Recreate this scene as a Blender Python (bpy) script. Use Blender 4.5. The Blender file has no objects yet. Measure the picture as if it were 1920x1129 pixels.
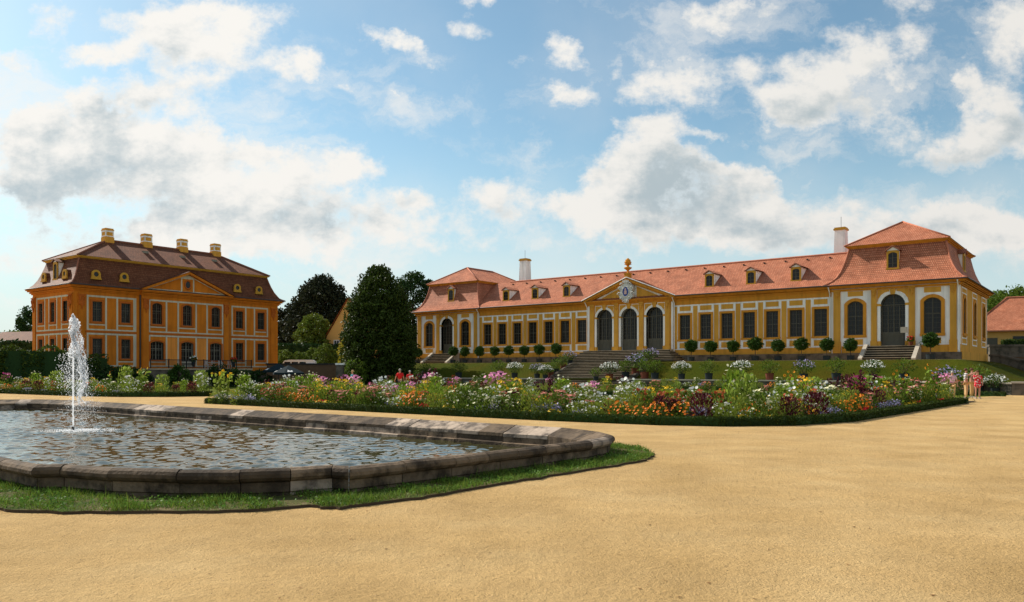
import bpy, math, random
import numpy as np
from mathutils import Vector, Matrix
from mathutils.geometry import tessellate_polygon
R = math.radians
random.seed(11); rng = np.random.default_rng(11)
S = bpy.context.scene; COL = S.collection
FPX, HOR, EYE = 1480.0, 695.0, 1.65

# ------------------------------------------------------------------ camera, sky, sun, exposure
cd = bpy.data.cameras.new('camera'); cam = bpy.data.objects.new('camera', cd); COL.objects.link(cam)
cam.location = (0, 0, EYE); cam.rotation_euler = (R(90), 0, 0)
cd.sensor_width = 36; cd.lens = 36*FPX/1920; cd.shift_y = (HOR-564.5)/1920
cd.clip_start = 0.1; cd.clip_end = 6000
S.camera = cam
S.view_settings.view_transform = 'Standard'; S.view_settings.look = 'None'
S.view_settings.exposure = 0.32; S.view_settings.gamma = 1
SUN_EL, SUN_AZ = R(38), R(-54.0)          # azimuth measured from +Y towards +X
sd = bpy.data.lights.new('sun', 'SUN'); sun = bpy.data.objects.new('sun', sd); COL.objects.link(sun)
sd.energy = 4.8; sd.angle = R(0.5); sd.color = (1.0, 0.93, 0.82)
sv = Vector((math.sin(SUN_AZ)*math.cos(SUN_EL), math.cos(SUN_AZ)*math.cos(SUN_EL), math.sin(SUN_EL)))
sun.rotation_euler = sv.to_track_quat('Z', 'Y').to_euler(); sun.location = (-60, 40, 60)

W = bpy.data.worlds.new('World'); S.world = W; W.use_nodes = True
nt = W.node_tree; N = nt.nodes; L = nt.links; N.clear()
def nd(t, **k):
    n = N.new(t)
    for a, b in k.items(): setattr(n, a, b)
    return n
def vm(op, a, b=None, c=None):
    n = nd('ShaderNodeVectorMath', operation=op)
    for i, x in enumerate((a, b, c)):
        if x is None: continue
        if isinstance(x, (tuple, list)): n.inputs[i].default_value = x
        else: L.new(x, n.inputs[i])
    return n.outputs['Value'] if op in ('LENGTH', 'DOT_PRODUCT') else n.outputs[0]
def ma(op, a, b=0.0, c=0.0, clamp=False):
    n = nd('ShaderNodeMath', operation=op, use_clamp=clamp)
    for i, x in enumerate((a, b, c)):
        if isinstance(x, (int, float)): n.inputs[i].default_value = x
        else: L.new(x, n.inputs[i])
    return n.outputs[0]
def ss(x, a, b, lo=0.0, hi=1.0):
    n = nd('ShaderNodeMapRange', interpolation_type='SMOOTHSTEP')
    L.new(x, n.inputs[0])
    for i, q in enumerate((a, b, lo, hi)): n.inputs[i+1].default_value = q
    return n.outputs[0]
def noise(vec, scale, detail=6, rough=0.55, dist=0.0):
    n = nd('ShaderNodeTexNoise'); L.new(vec, n.inputs['Vector'])
    n.inputs['Scale'].default_value = scale; n.inputs['Detail'].default_value = detail
    n.inputs['Roughness'].default_value = rough; n.inputs['Distortion'].default_value = dist
    return n
tc = nd('ShaderNodeTexCoord'); sep = nd('ShaderNodeSeparateXYZ'); L.new(tc.outputs['Generated'], sep.inputs[0])
X_, Y_, Z_ = sep.outputs
yc = ma('MAXIMUM', Y_, 0.12)
cmb = nd('ShaderNodeCombineXYZ'); L.new(ma('DIVIDE', X_, yc), cmb.inputs[0]); L.new(ma('DIVIDE', Z_, yc), cmb.inputs[1])
cmb.inputs[2].default_value = 0
P0 = cmb.outputs[0]                       # direction as (x/y, z/y)
wn = noise(P0, 5.5, 7, 0.66)
P1 = vm('MULTIPLY_ADD', wn.outputs['Color'], (0.15, 0.11, 0.0), P0)
P1 = vm('ADD', P1, (-0.075, -0.055, 0.0))
# a slanted frame for streaks that fall to the right
rot = nd('ShaderNodeVectorRotate', rotation_type='Z_AXIS'); L.new(P1, rot.inputs['Vector']); rot.inputs['Angle'].default_value = R(40)
P2 = rot.outputs[0]
def bl(px, py, rx, ry, s=1.0, slant=False):
    u, v = (px-960)/FPX, (HOR-py)/FPX; rx, ry = rx/FPX*1.5, ry/FPX*1.5
    if slant:
        c, s_ = math.cos(R(40)), math.sin(R(40)); u, v = u*c - v*s_, u*s_ + v*c
    q = vm('MULTIPLY_ADD', P2 if slant else P1, (1/rx, 1/ry, 0), (-u/rx, -v/ry, 0))
    return ss(vm('LENGTH', q), 0.0, 1.0, s, 0.0)
clouds = [(400,90,150,95,1),(340,25,190,55,.95),(175,85,85,24,.9),(560,120,62,55,1),(15,115,60,36,.95),(90,30,60,40,.45),
 (140,195,95,75,1,1),(230,270,230,110,1),(60,235,110,50,.8),(70,330,140,110,.85),(330,340,190,90,.9),(555,300,150,42,1),(600,330,90,30,.8),(540,370,190,45,.95),
 (500,430,240,50,1),(200,460,260,60,.6),(760,92,88,24,.95,1),(745,190,36,16,.95,1),(658,150,50,18,.8,1),(890,12,55,26,.8),(1050,85,46,40,.85),(870,70,55,22,.55),
 (930,375,110,48,1),(778,380,55,24,.85),(1050,385,36,34,.85),(850,430,200,40,.65),(1190,300,85,66,1.3),(1260,385,170,80,1.3),(1345,345,60,40,1),(1120,380,60,80,.75),
 (1590,120,170,85,1.1),(1500,190,90,55,1),(1290,150,210,62,.9),(1200,232,70,26,.85),(1600,235,80,45,.85),(1425,330,36,30,1),(1310,250,60,14,.6),(1050,180,46,26,.7),
 (1770,285,150,52,1),(1880,215,90,100,1.05),(1890,50,70,75,1.05),(1812,175,34,52,.85),(1385,22,110,45,.85),(1720,8,90,30,.6),(1530,425,430,66,1.15),(1880,440,160,60,.9),(1000,480,300,26,.3),(120,500,260,34,.75),(330,455,200,40,.6),(660,470,160,40,.6),(1130,90,60,30,.35),(1240,330,120,60,.5),(980,120,60,20,.3),(480,210,90,40,.4),(300,170,120,40,.4)]
tot = None
for c_ in clouds:
    b = bl(*c_[:5], slant=len(c_) > 5)
    tot = b if tot is None else ma('ADD', ma('MULTIPLY', tot, 1.0), b)
front = ma('MULTIPLY', ma('MINIMUM', ma('MULTIPLY', tot, 0.95), 1.12), ss(Y_, 0.12, 0.3))
pz = nd('ShaderNodeCombineXYZ'); zc = ma('ADD', ma('ABSOLUTE', Z_), 0.12)
L.new(ma('DIVIDE', X_, zc), pz.inputs[0]); L.new(ma('DIVIDE', Y_, zc), pz.inputs[1])
rest = ma('MULTIPLY', ss(noise(pz.outputs[0], 0.9, 5, 0.55).outputs['Fac'], 0.40, 0.66), ss(Y_, 0.12, 0.3, 1.0, 0.0))
B_ = ma('ADD', front, rest)
n1 = noise(vm('MULTIPLY', P0, (1.0, 1.45, 1.0)), 11.0, 10, 0.64)
n1b = noise(vm('MULTIPLY', vm('ADD', P0, (-0.010, 0.013, 0)), (1.0, 1.45, 1.0)), 11.0, 5, 0.6)
n3 = noise(vm('ADD', P0, (7.3, 4.7, 0)), 26.0, 7, 0.62)
n2 = noise(vm('ADD', P0, (3.3, 1.7, 0)), 4.2, 6, 0.5)
dens = ma('ADD', B_, ma('MULTIPLY', ma('SUBTRACT', n1.outputs['Fac'], 0.5), 2.1))
dens = ma('ADD', dens, ma('MULTIPLY', ma('SUBTRACT', n3.outputs['Fac'], 0.5), 1.25))
dens = ma('ADD', dens, ma('MULTIPLY', ma('SUBTRACT', n2.outputs['Fac'], 0.5), 1.0))
n4 = noise(vm('MULTIPLY', vm('ADD', P1, (2.1, 5.2, 0)), (1.0, 1.9, 1.0)), 4.6, 10, 0.66)
wisp = ma('MULTIPLY', ss(ma('ADD', n4.outputs['Fac'], ma('MULTIPLY', tot, 0.10)), 0.50, 0.74), ss(Z_, 0.0, 0.55, 0.85, 0.55))
alpha = ma('MAXIMUM', ma('MAXIMUM', ss(dens, 0.25, 1.0), wisp), ma('MULTIPLY', ss(n2.outputs['Fac'], 0.40, 0.75), ss(Z_, 0.05, 0.5, 0.42, 0.10)))
greys = [(1290,385,140,62,1.35),(1240,320,80,60,1.1),(210,235,60,60,.7),(60,350,150,70,1),(210,320,90,50,.7),(320,400,120,45,.85),(90,430,200,45,.9),(70,260,90,30,.6),
 (1610,185,130,40,.6),(1480,205,80,30,.5),(1250,180,120,26,.4),(1780,310,120,30,.65),(1900,260,60,70,.6),(1420,440,140,30,.6),(1700,450,200,40,.5),(640,420,120,26,.4),(440,165,60,30,.35),(150,215,80,40,.6),(330,320,110,40,.5),(560,400,160,34,.55),(330,60,110,40,.35),(950,410,70,16,.35)]
g = None
for c_ in greys:
    b = bl(*c_[:5]); g = b if g is None else ma('ADD', g, b)
g = ma('MULTIPLY', g, ss(Y_, 0.12, 0.3))
gn = ma('MULTIPLY', ma('SUBTRACT', noise(vm('ADD', P0, (0.012, -0.02, 0)), 10.0, 7, 0.55).outputs['Fac'], 0.47), 2.3)
gthick = ma('ADD', ma('MULTIPLY', g, 0.9), ma('MULTIPLY', gn, 0.6))
gthick = ma('ADD', gthick, ma('MULTIPLY', ma('SUBTRACT', n1b.outputs['Fac'], n1.outputs['Fac']), 2.6))
gfac = ma('MULTIPLY', ss(gthick, -0.05, 1.25), ss(dens, 0.5, 1.0))
mixc = nd('ShaderNodeMix', data_type='RGBA'); L.new(gfac, mixc.inputs['Factor'])
mixc.inputs['A'].default_value = (0.83, 0.81, 0.77, 1); mixc.inputs['B'].default_value = (0.43, 0.505, 0.54, 1)
# clouds near the sun glare whiter, those away from it are softer
sd_ = vm('DOT_PRODUCT', tc.outputs['Generated'], tuple(sv))
glare = ss(sd_, 0.1, 1.0, 0.80, 0.93)
sky = nd('ShaderNodeTexSky', sky_type='NISHITA'); sky.sun_disc = False; sky.sun_elevation = SUN_EL; sky.sun_rotation = SUN_AZ
sky.altitude = 100; sky.air_density = 1.0; sky.dust_density = 0.7; sky.ozone_density = 2.0
SKYS = 0.115
cl = vm('SCALE', mixc.outputs['Result']); L.new(ma('MULTIPLY', glare, 1.0/SKYS), cl.node.inputs['Scale'])
hz = nd('ShaderNodeMix', data_type='RGBA'); L.new(ss(Z_, 0.0, 0.30, 0.85, 0.0), hz.inputs['Factor']); hz.inputs['B'].default_value = (0.50/SKYS, 0.59/SKYS, 0.62/SKYS, 1)
fin = nd('ShaderNodeMix', data_type='RGBA'); L.new(alpha, fin.inputs['Factor']); L.new(hz.outputs['Result'], fin.inputs['A']); L.new(vm('MULTIPLY', sky.outputs[0], (0.91, 1.03, 0.91)), hz.inputs['A']); L.new(cl, fin.inputs['B'])
bg = nd('ShaderNodeBackground'); bg.inputs['Strength'].default_value = SKYS; L.new(fin.outputs['Result'], bg.inputs['Color'])
wo = nd('ShaderNodeOutputWorld'); L.new(bg.outputs[0], wo.inputs[0])

# ------------------------------------------------------------------ materials
def mat(name, col, rough=0.8, var=0.15, scale=3.0, bump=0.0, bscale=30.0, island=0.0, spec=0.14, dark=None, dscale=1.2, dlo=0.5, dhi=0.7, trans=0.0, hue=0.0, metal=0.0):
    m = bpy.data.materials.new(name); m.use_nodes = True; t = m.node_tree; t.nodes.clear()
    def n_(ty, **k):
        n = t.nodes.new(ty)
        for a, b in k.items(): setattr(n, a, b)
        return n
    out = n_('ShaderNodeOutputMaterial'); p = n_('ShaderNodeBsdfPrincipled')
    p.inputs['Roughness'].default_value = rough; p.inputs['Specular IOR Level'].default_value = spec; p.inputs['Metallic'].default_value = metal
    co = n_('ShaderNodeTexCoord').outputs['Object']
    nz = n_('ShaderNodeTexNoise'); t.links.new(co, nz.inputs['Vector']); nz.inputs['Scale'].default_value = scale; nz.inputs['Detail'].default_value = 6; nz.inputs['Roughness'].default_value = 0.6
    mr = n_('ShaderNodeMapRange'); t.links.new(nz.outputs['Fac'], mr.inputs[0]); mr.inputs[1].default_value = 0.25; mr.inputs[2].default_value = 0.75; mr.inputs[3].default_value = 1-var; mr.inputs[4].default_value = 1+var
    val = mr.outputs[0]
    if island:
        gi = n_('ShaderNodeNewGeometry').outputs['Random Per Island']
        m2 = n_('ShaderNodeMapRange'); t.links.new(gi, m2.inputs[0]); m2.inputs[3].default_value = 1-island; m2.inputs[4].default_value = 1+island
        mm = n_('ShaderNodeMath', operation='MULTIPLY'); t.links.new(val, mm.inputs[0]); t.links.new(m2.outputs[0], mm.inputs[1]); val = mm.outputs[0]
    hs = n_('ShaderNodeHueSaturation'); hs.inputs['Color'].default_value = (*col, 1); t.links.new(val, hs.inputs['Value'])
    if hue:
        gi2 = n_('ShaderNodeTexWhiteNoise', noise_dimensions='1D'); t.links.new(gi, gi2.inputs['W'])
        m3 = n_('ShaderNodeMapRange'); t.links.new(gi2.outputs['Value'], m3.inputs[0]); m3.inputs[3].default_value = 0.5-hue; m3.inputs[4].default_value = 0.5+hue; t.links.new(m3.outputs[0], hs.inputs['Hue'])
    c = hs.outputs[0]
    if 'stucco' in name:                       # rain streaks, broad faded patches
        mpp = n_('ShaderNodeMapping'); t.links.new(co, mpp.inputs[0]); mpp.inputs['Scale'].default_value = (2.6, 2.6, 0.22)
        for vec, sc_, lo_, hi_ in ((mpp.outputs[0], 1.0, 0.80, 1.03), (co, 0.35, 0.90, 1.06)):
            nq = n_('ShaderNodeTexNoise'); t.links.new(vec, nq.inputs['Vector']); nq.inputs['Scale'].default_value = sc_; nq.inputs['Detail'].default_value = 5
            mq = n_('ShaderNodeMapRange'); t.links.new(nq.outputs['Fac'], mq.inputs[0]); mq.inputs[1].default_value = 0.3; mq.inputs[2].default_value = 0.55; mq.inputs[3].default_value = lo_; mq.inputs[4].default_value = hi_
            vs = n_('ShaderNodeVectorMath', operation='SCALE'); t.links.new(c, vs.inputs[0]); t.links.new(mq.outputs[0], vs.inputs['Scale']); c = vs.outputs[0]
    if dark is not None:
        nz2 = n_('ShaderNodeTexNoise'); t.links.new(co, nz2.inputs['Vector']); nz2.inputs['Scale'].default_value = dscale; nz2.inputs['Detail'].default_value = 8; nz2.inputs['Roughness'].default_value = 0.65
        m4 = n_('ShaderNodeMapRange', interpolation_type='SMOOTHSTEP'); t.links.new(nz2.outputs['Fac'], m4.inputs[0]); m4.inputs[1].default_value = dlo; m4.inputs[2].default_value = dhi
        mx = n_('ShaderNodeMix', data_type='RGBA'); t.links.new(m4.outputs[0], mx.inputs['Factor']); t.links.new(c, mx.inputs['A']); mx.inputs['B'].default_value = (*dark, 1); c = mx.outputs['Result']
    t.links.new(c, p.inputs['Base Color'])
    if bump:
        nb = n_('ShaderNodeTexNoise'); t.links.new(co, nb.inputs['Vector']); nb.inputs['Scale'].default_value = bscale; nb.inputs['Detail'].default_value = 5
        b = n_('ShaderNodeBump'); b.inputs['Strength'].default_value = 1; b.inputs['Distance'].default_value = bump; t.links.new(nb.outputs['Fac'], b.inputs['Height']); t.links.new(b.outputs[0], p.inputs['Normal'])
    if trans:
        tr = n_('ShaderNodeBsdfTranslucent'); t.links.new(c, tr.inputs['Color']); ms = n_('ShaderNodeMixShader'); ms.inputs[0].default_value = trans
        t.links.new(p.outputs[0], ms.inputs[1]); t.links.new(tr.outputs[0], ms.inputs[2]); t.links.new(ms.outputs[0], out.inputs[0])
    else: t.links.new(p.outputs[0], out.inputs[0])
    return m
def tile_mat(name, c1, c2, mortar, row=0.19, bw=0.17, bd=0.075):
    m = mat(name, c1, 0.75, 0.30, 0.9); t = m.node_tree; p = [n for n in t.nodes if n.type == 'BSDF_PRINCIPLED'][0]
    uv = t.nodes.new('ShaderNodeTexCoord').outputs['UV']
    br = t.nodes.new('ShaderNodeTexBrick'); t.links.new(uv, br.inputs['Vector']); br.inputs['Scale'].default_value = 1
    br.inputs['Brick Width'].default_value = bw; br.inputs['Row Height'].default_value = row; br.inputs['Mortar Size'].default_value = 0.016; br.inputs['Mortar Smooth'].default_value = 0.4
    br.inputs['Color1'].default_value = (*c1, 1); br.inputs['Color2'].default_value = (*c2, 1); br.inputs['Mortar'].default_value = (*mortar, 1); br.inputs['Bias'].default_value = -0.1
    hs = [n for n in t.nodes if n.type == 'HUE_SAT'][0]; t.links.new(br.outputs['Color'], hs.inputs['Color'])
    # each course of tiles tilts out a little at its lower edge
    sp = t.nodes.new('ShaderNodeSeparateXYZ'); t.links.new(uv, sp.inputs[0])
    dv = t.nodes.new('ShaderNodeMath'); dv.operation = 'DIVIDE'; t.links.new(sp.outputs[1], dv.inputs[0]); dv.inputs[1].default_value = row
    fr = t.nodes.new('ShaderNodeMath'); fr.operation = 'FRACT'; t.links.new(dv.outputs[0], fr.inputs[0])
    iv = t.nodes.new('ShaderNodeMath'); iv.operation = 'SUBTRACT'; iv.inputs[0].default_value = 1; t.links.new(fr.outputs[0], iv.inputs[1])
    bu = t.nodes.new('ShaderNodeBump'); bu.inputs['Distance'].default_value = bd; t.links.new(iv.outputs[0], bu.inputs['Height']); t.links.new(bu.outputs[0], p.inputs['Normal'])
    return m
M = {}
M['ochre'] = mat('ochre_stucco', (0.66, 0.33, 0.052), 0.9, 0.06, 1.3, 0.004, 25, dark=(0.58, 0.285, 0.05), dscale=0.7, dlo=0.5, dhi=0.75)
M['ochre2'] = mat('deep_ochre_stucco', (0.60, 0.25, 0.03), 0.9, 0.07, 1.5, 0.004, 25)
M['white'] = mat('white_stucco', (0.88, 0.86, 0.82), 0.9, 0.04, 1.5, 0.003, 25)
M['orange'] = mat('orange_stucco', (0.57, 0.178, 0.016), 0.9, 0.08, 1.1, 0.004, 25, dark=(0.49, 0.145, 0.014), dscale=0.6, dlo=0.5, dhi=0.75)
M['pale_orange'] = mat('pale_orange_stucco', (0.72, 0.27, 0.05), 0.9, 0.06, 1.0, 0.004, 25)
M['house_yellow'] = mat('house_yellow', (0.62, 0.36, 0.11), 0.9, 0.06, 1.0)
M['sill'] = mat('rust_trim', (0.46, 0.12, 0.018), 0.85, 0.08, 2)
M['grey_trim'] = mat('grey_stucco', (0.56, 0.53, 0.42), 0.9, 0.08, 1.5, 0.003, 25)
M['yellow'] = mat('yellow_paint', (0.52, 0.28, 0.035), 0.6, 0.08, 2)
M['tile'] = tile_mat('clay_tile', (0.42, 0.145, 0.075), (0.52, 0.205, 0.115), (0.07, 0.022, 0.013))
M['tile_dark'] = tile_mat('weathered_tile', (0.15, 0.052, 0.023), (0.205, 0.08, 0.038), (0.04, 0.015, 0.012))
M['ridge'] = mat('ridge_tile', (0.46, 0.17, 0.10), 0.7, 0.2, 4)
M['ridge_dark'] = mat('dark_ridge_tile', (0.26, 0.10, 0.06), 0.7, 0.2, 4)
M['gutter'] = mat('gutter_metal', (0.05, 0.035, 0.03), 0.5, 0.1, 3, spec=0.5)
M['copper'] = mat('copper_gutter', (0.42, 0.15, 0.08), 0.5, 0.15, 3, spec=0.5)
M['frame'] = mat('window_frame_paint', (0.105, 0.096, 0.072), 0.6, 0.1, 3)
M['frame_light'] = mat('pale_frame_paint', (0.22, 0.21, 0.17), 0.6, 0.1, 3)
M['glass'] = mat('window_glass', (0.012, 0.012, 0.012), 0.05, 0.5, 1.5, 0.02, 1.1, spec=0.25)
M['stone'] = mat('dark_stone', (0.17, 0.14, 0.11), 0.9, 0.25, 3, 0.01, 12, dark=(0.06, 0.055, 0.045), dscale=1.5, dlo=0.4, dhi=0.65)
M['step'] = mat('step_stone', (0.42, 0.34, 0.24), 0.9, 0.25, 2.5, 0.006, 14, dark=(0.20, 0.16, 0.11), dscale=1.1, dlo=0.5, dhi=0.75)
M['riser'] = mat('shaded_riser_stone', (0.035, 0.028, 0.02), 0.95, 0.25, 3.5, 0.006, 14)  # step stone with the shade of the risers put into its colour
M['pale_stone'] = mat('pale_stone', (0.46, 0.40, 0.32), 0.9, 0.15, 3, 0.006, 14)
M['basin'] = mat('basin_stone', (0.145, 0.102, 0.066), 0.85, 0.3, 5, 0.018, 16, island=0.45, dark=(0.048, 0.034, 0.023), dscale=2.2, dlo=0.42, dhi=0.62)
M['basin_pale'] = mat('new_basin_stone', (0.40, 0.31, 0.235), 0.85, 0.2, 6, 0.01, 18, island=0.3, dark=(0.12, 0.095, 0.075), dscale=2.6, dlo=0.42, dhi=0.6)
M['wall'] = mat('old_brick_wall', (0.13, 0.080, 0.048), 0.95, 0.25, 1.5, 0.01, 8)
M['bark'] = mat('bark', (0.09, 0.065, 0.045), 0.95, 0.3, 6, 0.01, 12)
M['iron'] = mat('iron', (0.03, 0.03, 0.03), 0.6, 0.1)
M['pot'] = mat('dark_pot', (0.022, 0.03, 0.033), 0.6, 0.15, 3)
M['clay'] = mat('clay_pot', (0.16, 0.05, 0.03), 0.8, 0.15, 3)
M['car'] = mat('white_car_paint', (0.75, 0.76, 0.78), 0.3, 0.02, spec=0.5)
M['white_metal'] = mat('white_metal', (0.75, 0.77, 0.8), 0.5, 0.03)
M['canvas'] = mat('dark_canvas', (0.007, 0.018, 0.024), 0.9, 0.1)
M['skin'] = mat('skin', (0.52, 0.27, 0.18), 0.6, 0.08, 5)
M['soil'] = mat('soil', (0.07, 0.05, 0.032), 0.95, 0.3, 4, 0.02, 10)
M['blue'] = mat('blue_enamel', (0.05, 0.09, 0.30), 0.5, 0.1)
M['pinkish'] = mat('pink_figure', (0.55, 0.38, 0.36), 0.7, 0.1)
def leafm(name, col, isl=0.45, tr=0.42, rough=0.55, hue=0.015, var=0.15):
    M[name] = mat(name, col, rough, var, 1.5, island=isl, trans=tr, hue=hue, spec=0.10)
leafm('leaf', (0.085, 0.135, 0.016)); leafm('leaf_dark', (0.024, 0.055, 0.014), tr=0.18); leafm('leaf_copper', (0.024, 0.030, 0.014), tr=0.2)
leafm('leaf_box', (0.042, 0.064, 0.008), tr=0.2); leafm('leaf_top', (0.04, 0.085, 0.012), tr=0.2); leafm('leaf_yellow', (0.34, 0.30, 0.03)); leafm('leaf_conifer', (0.045, 0.070, 0.012), tr=0.15); leafm('leaf_round', (0.125, 0.170, 0.022), tr=0.2); leafm('leaf_olive', (0.055, 0.080, 0.010), tr=0.25)
leafm('leaf_bright', (0.17, 0.25, 0.025)); leafm('leaf_feather', (0.17, 0.215, 0.028)); leafm('leaf_red', (0.075, 0.014, 0.02), tr=0.3); leafm('leaf_grey', (0.14, 0.17, 0.11)); leafm('leaf_lime', (0.22, 0.29, 0.045))
leafm('grass_blade', (0.13, 0.20, 0.028), tr=0.35, hue=0.03); leafm('clover', (0.10, 0.19, 0.03), tr=0.3)
for k, c in dict(white=(0.86,0.85,0.78), cream=(0.80,0.76,0.50), pink=(0.74,0.28,0.46), magenta=(0.50,0.05,0.20), red=(0.66,0.018,0.02), orange=(0.85,0.22,0.012), yellow=(0.86,0.52,0.02), rust=(0.40,0.08,0.02), lilac=(0.42,0.36,0.60), sun=(0.88,0.38,0.02), rose=(0.62,0.22,0.16)).items():
    M['fl_'+k] = mat('petal_'+k, c, 0.6, 0.06, 3, island=0.18, trans=0.25, hue=0.008, spec=0.2)
M['seed'] = mat('sunflower_disc', (0.07, 0.03, 0.012), 0.9, 0.2)

# lawn / bank / sand with their own graphs
def sheet_mat(name, cols, scale, bump, bscale, spots=None, detail=8, far=None):
    m = bpy.data.materials.new(name); m.use_nodes = True; t = m.node_tree; t.nodes.clear()
    def n_(ty, **k):
        n = t.nodes.new(ty)
        for a, b in k.items(): setattr(n, a, b)
        return n
    o = n_('ShaderNodeOutputMaterial'); p = n_('ShaderNodeBsdfPrincipled'); p.inputs['Roughness'].default_value = 0.95; p.inputs['Specular IOR Level'].default_value = 0.04
    co = n_('ShaderNodeTexCoord').outputs['Object']
    def nz(s, d, r=0.6):
        n = n_('ShaderNodeTexNoise'); t.links.new(co, n.inputs['Vector']); n.inputs['Scale'].default_value = s; n.inputs['Detail'].default_value = d; n.inputs['Roughness'].default_value = r; return n.outputs['Fac']
    cr = n_('ShaderNodeValToRGB'); t.links.new(nz(scale, detail), cr.inputs[0])
    e = cr.color_ramp.elements
    while len(e) < len(cols): e.new(0.5)
    for i, (pos, c) in enumerate(cols): e[i].position = pos; e[i].color = (*c, 1)
    c = cr.outputs[0]
    def mul(c, sc, lo, hi, a=0.3, b=0.7, d=4):
        mr = n_('ShaderNodeMapRange'); t.links.new(nz(sc, d, 0.65), mr.inputs[0]); mr.inputs[1].default_value = a; mr.inputs[2].default_value = b; mr.inputs[3].default_value = lo; mr.inputs[4].default_value = hi
        mx = n_('ShaderNodeVectorMath', operation='SCALE'); t.links.new(c, mx.inputs[0]); t.links.new(mr.outputs[0], mx.inputs['Scale']); return mx.outputs[0]
    for s_ in (spots or []): c = mul(c, *s_)
    t.links.new(c, p.inputs['Base Color'])
    h = None
    for (bs, w) in bscale:
        x = n_('ShaderNodeMath', operation='MULTIPLY'); t.links.new(nz(bs, 5), x.inputs[0]); x.inputs[1].default_value = w
        if h is None: h = x.outputs[0]
        else:
            y = n_('ShaderNodeMath', operation='ADD'); t.links.new(h, y.inputs[0]); t.links.new(x.outputs[0], y.inputs[1]); h = y.outputs[0]
    b = n_('ShaderNodeBump'); b.inputs['Distance'].default_value = bump; t.links.new(h, b.inputs['Height']); t.links.new(b.outputs[0], p.inputs['Normal'])
    t.links.new(p.outputs[0], o.inputs[0]); return m
M['sand'] = sheet_mat('sand_gravel', [(0.3, (0.50, 0.320, 0.132)), (0.5, (0.565, 0.370, 0.162)), (0.7, (0.62, 0.425, 0.200))], 0.55, 0.045, [(9, 0.6), (18, 0.4), (55, 0.45), (120, 0.25)],
                      [(60, 0.80, 1.16), (9, 0.93, 1.06), (3.2, 0.96, 1.04), (17, 0.74, 1.0, 0.31, 0.40, 3), (0.6, 0.88, 1.06, 0.35, 0.62, 4), (44, 0.70, 1.0, 0.30, 0.40, 2)])
M['lawn'] = sheet_mat('lawn_grass', [(0.3, (0.075, 0.10, 0.012)), (0.5, (0.11, 0.135, 0.018)), (0.72, (0.19, 0.155, 0.03))], 0.35, 0.05, [(14, 1.0), (50, 0.6)], [(6, 0.8, 1.15), (30, 0.75, 1.2)])
M['bank'] = sheet_mat('bank_grass', [(0.3, (0.040, 0.060, 0.003)), (0.5, (0.058, 0.066, 0.004)), (0.75, (0.090, 0.062, 0.006))], 0.30, 0.08, [(8, 1.0), (30, 0.8)], [(5, 0.78, 1.15), (22, 0.75, 1.2)])
# water
wm = bpy.data.materials.new('pond_water'); wm.use_nodes = True; t = wm.node_tree; p = t.nodes['Principled BSDF']
p.inputs['Base Color'].default_value = (0.052, 0.048, 0.018, 1); p.inputs['Roughness'].default_value = 0.04; p.inputs['IOR'].default_value = 1.5
co = t.nodes.new('ShaderNodeTexCoord').outputs['Object']; mp = t.nodes.new('ShaderNodeMapping'); t.links.new(co, mp.inputs[0]); mp.inputs['Rotation'].default_value = (0, 0, R(35)); mp.inputs['Scale'].default_value = (1.0, 0.62, 1)
hh = None
for s_, w_, d_ in ((2.6, 1.0, 2), (6.5, 0.35, 3), (0.7, 0.6, 1)):
    nz = t.nodes.new('ShaderNodeTexNoise'); t.links.new(mp.outputs[0], nz.inputs['Vector']); nz.inputs['Scale'].default_value = s_; nz.inputs['Detail'].default_value = d_; nz.inputs['Distortion'].default_value = 0.6
    x = t.nodes.new('ShaderNodeMath'); x.operation = 'MULTIPLY'; t.links.new(nz.outputs['Fac'], x.inputs[0]); x.inputs[1].default_value = w_
    if hh is None: hh = x.outputs[0]
    else:
        y = t.nodes.new('ShaderNodeMath'); y.operation = 'ADD'; t.links.new(hh, y.inputs[0]); t.links.new(x.outputs[0], y.inputs[1]); hh = y.outputs[0]
b = t.nodes.new('ShaderNodeBump'); b.inputs['Distance'].default_value = 0.004; t.links.new(hh, b.inputs['Height']); t.links.new(b.outputs[0], p.inputs['Normal'])
M['water'] = wm
fm = bpy.data.materials.new('fountain_foam'); fm.use_nodes = True; t = fm.node_tree; p = t.nodes['Principled BSDF']
p.inputs['Base Color'].default_value = (0.93, 0.95, 0.97, 1); p.inputs['Roughness'].default_value = 0.25
tr = t.nodes.new('ShaderNodeBsdfTranslucent'); tr.inputs[0].default_value = (0.95, 0.96, 0.98, 1); ms = t.nodes.new('ShaderNodeMixShader'); ms.inputs[0].default_value = 0.7
t.links.new(p.outputs[0], ms.inputs[1]); t.links.new(tr.outputs[0], ms.inputs[2]); tp = t.nodes.new('ShaderNodeBsdfTransparent'); m9 = t.nodes.new('ShaderNodeMixShader'); m9.inputs[0].default_value = 0.42
t.links.new(ms.outputs[0], m9.inputs[1]); t.links.new(tp.outputs[0], m9.inputs[2]); t.links.new(m9.outputs[0], t.nodes['Material Output'].inputs[0])
M['foam'] = fm

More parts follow.
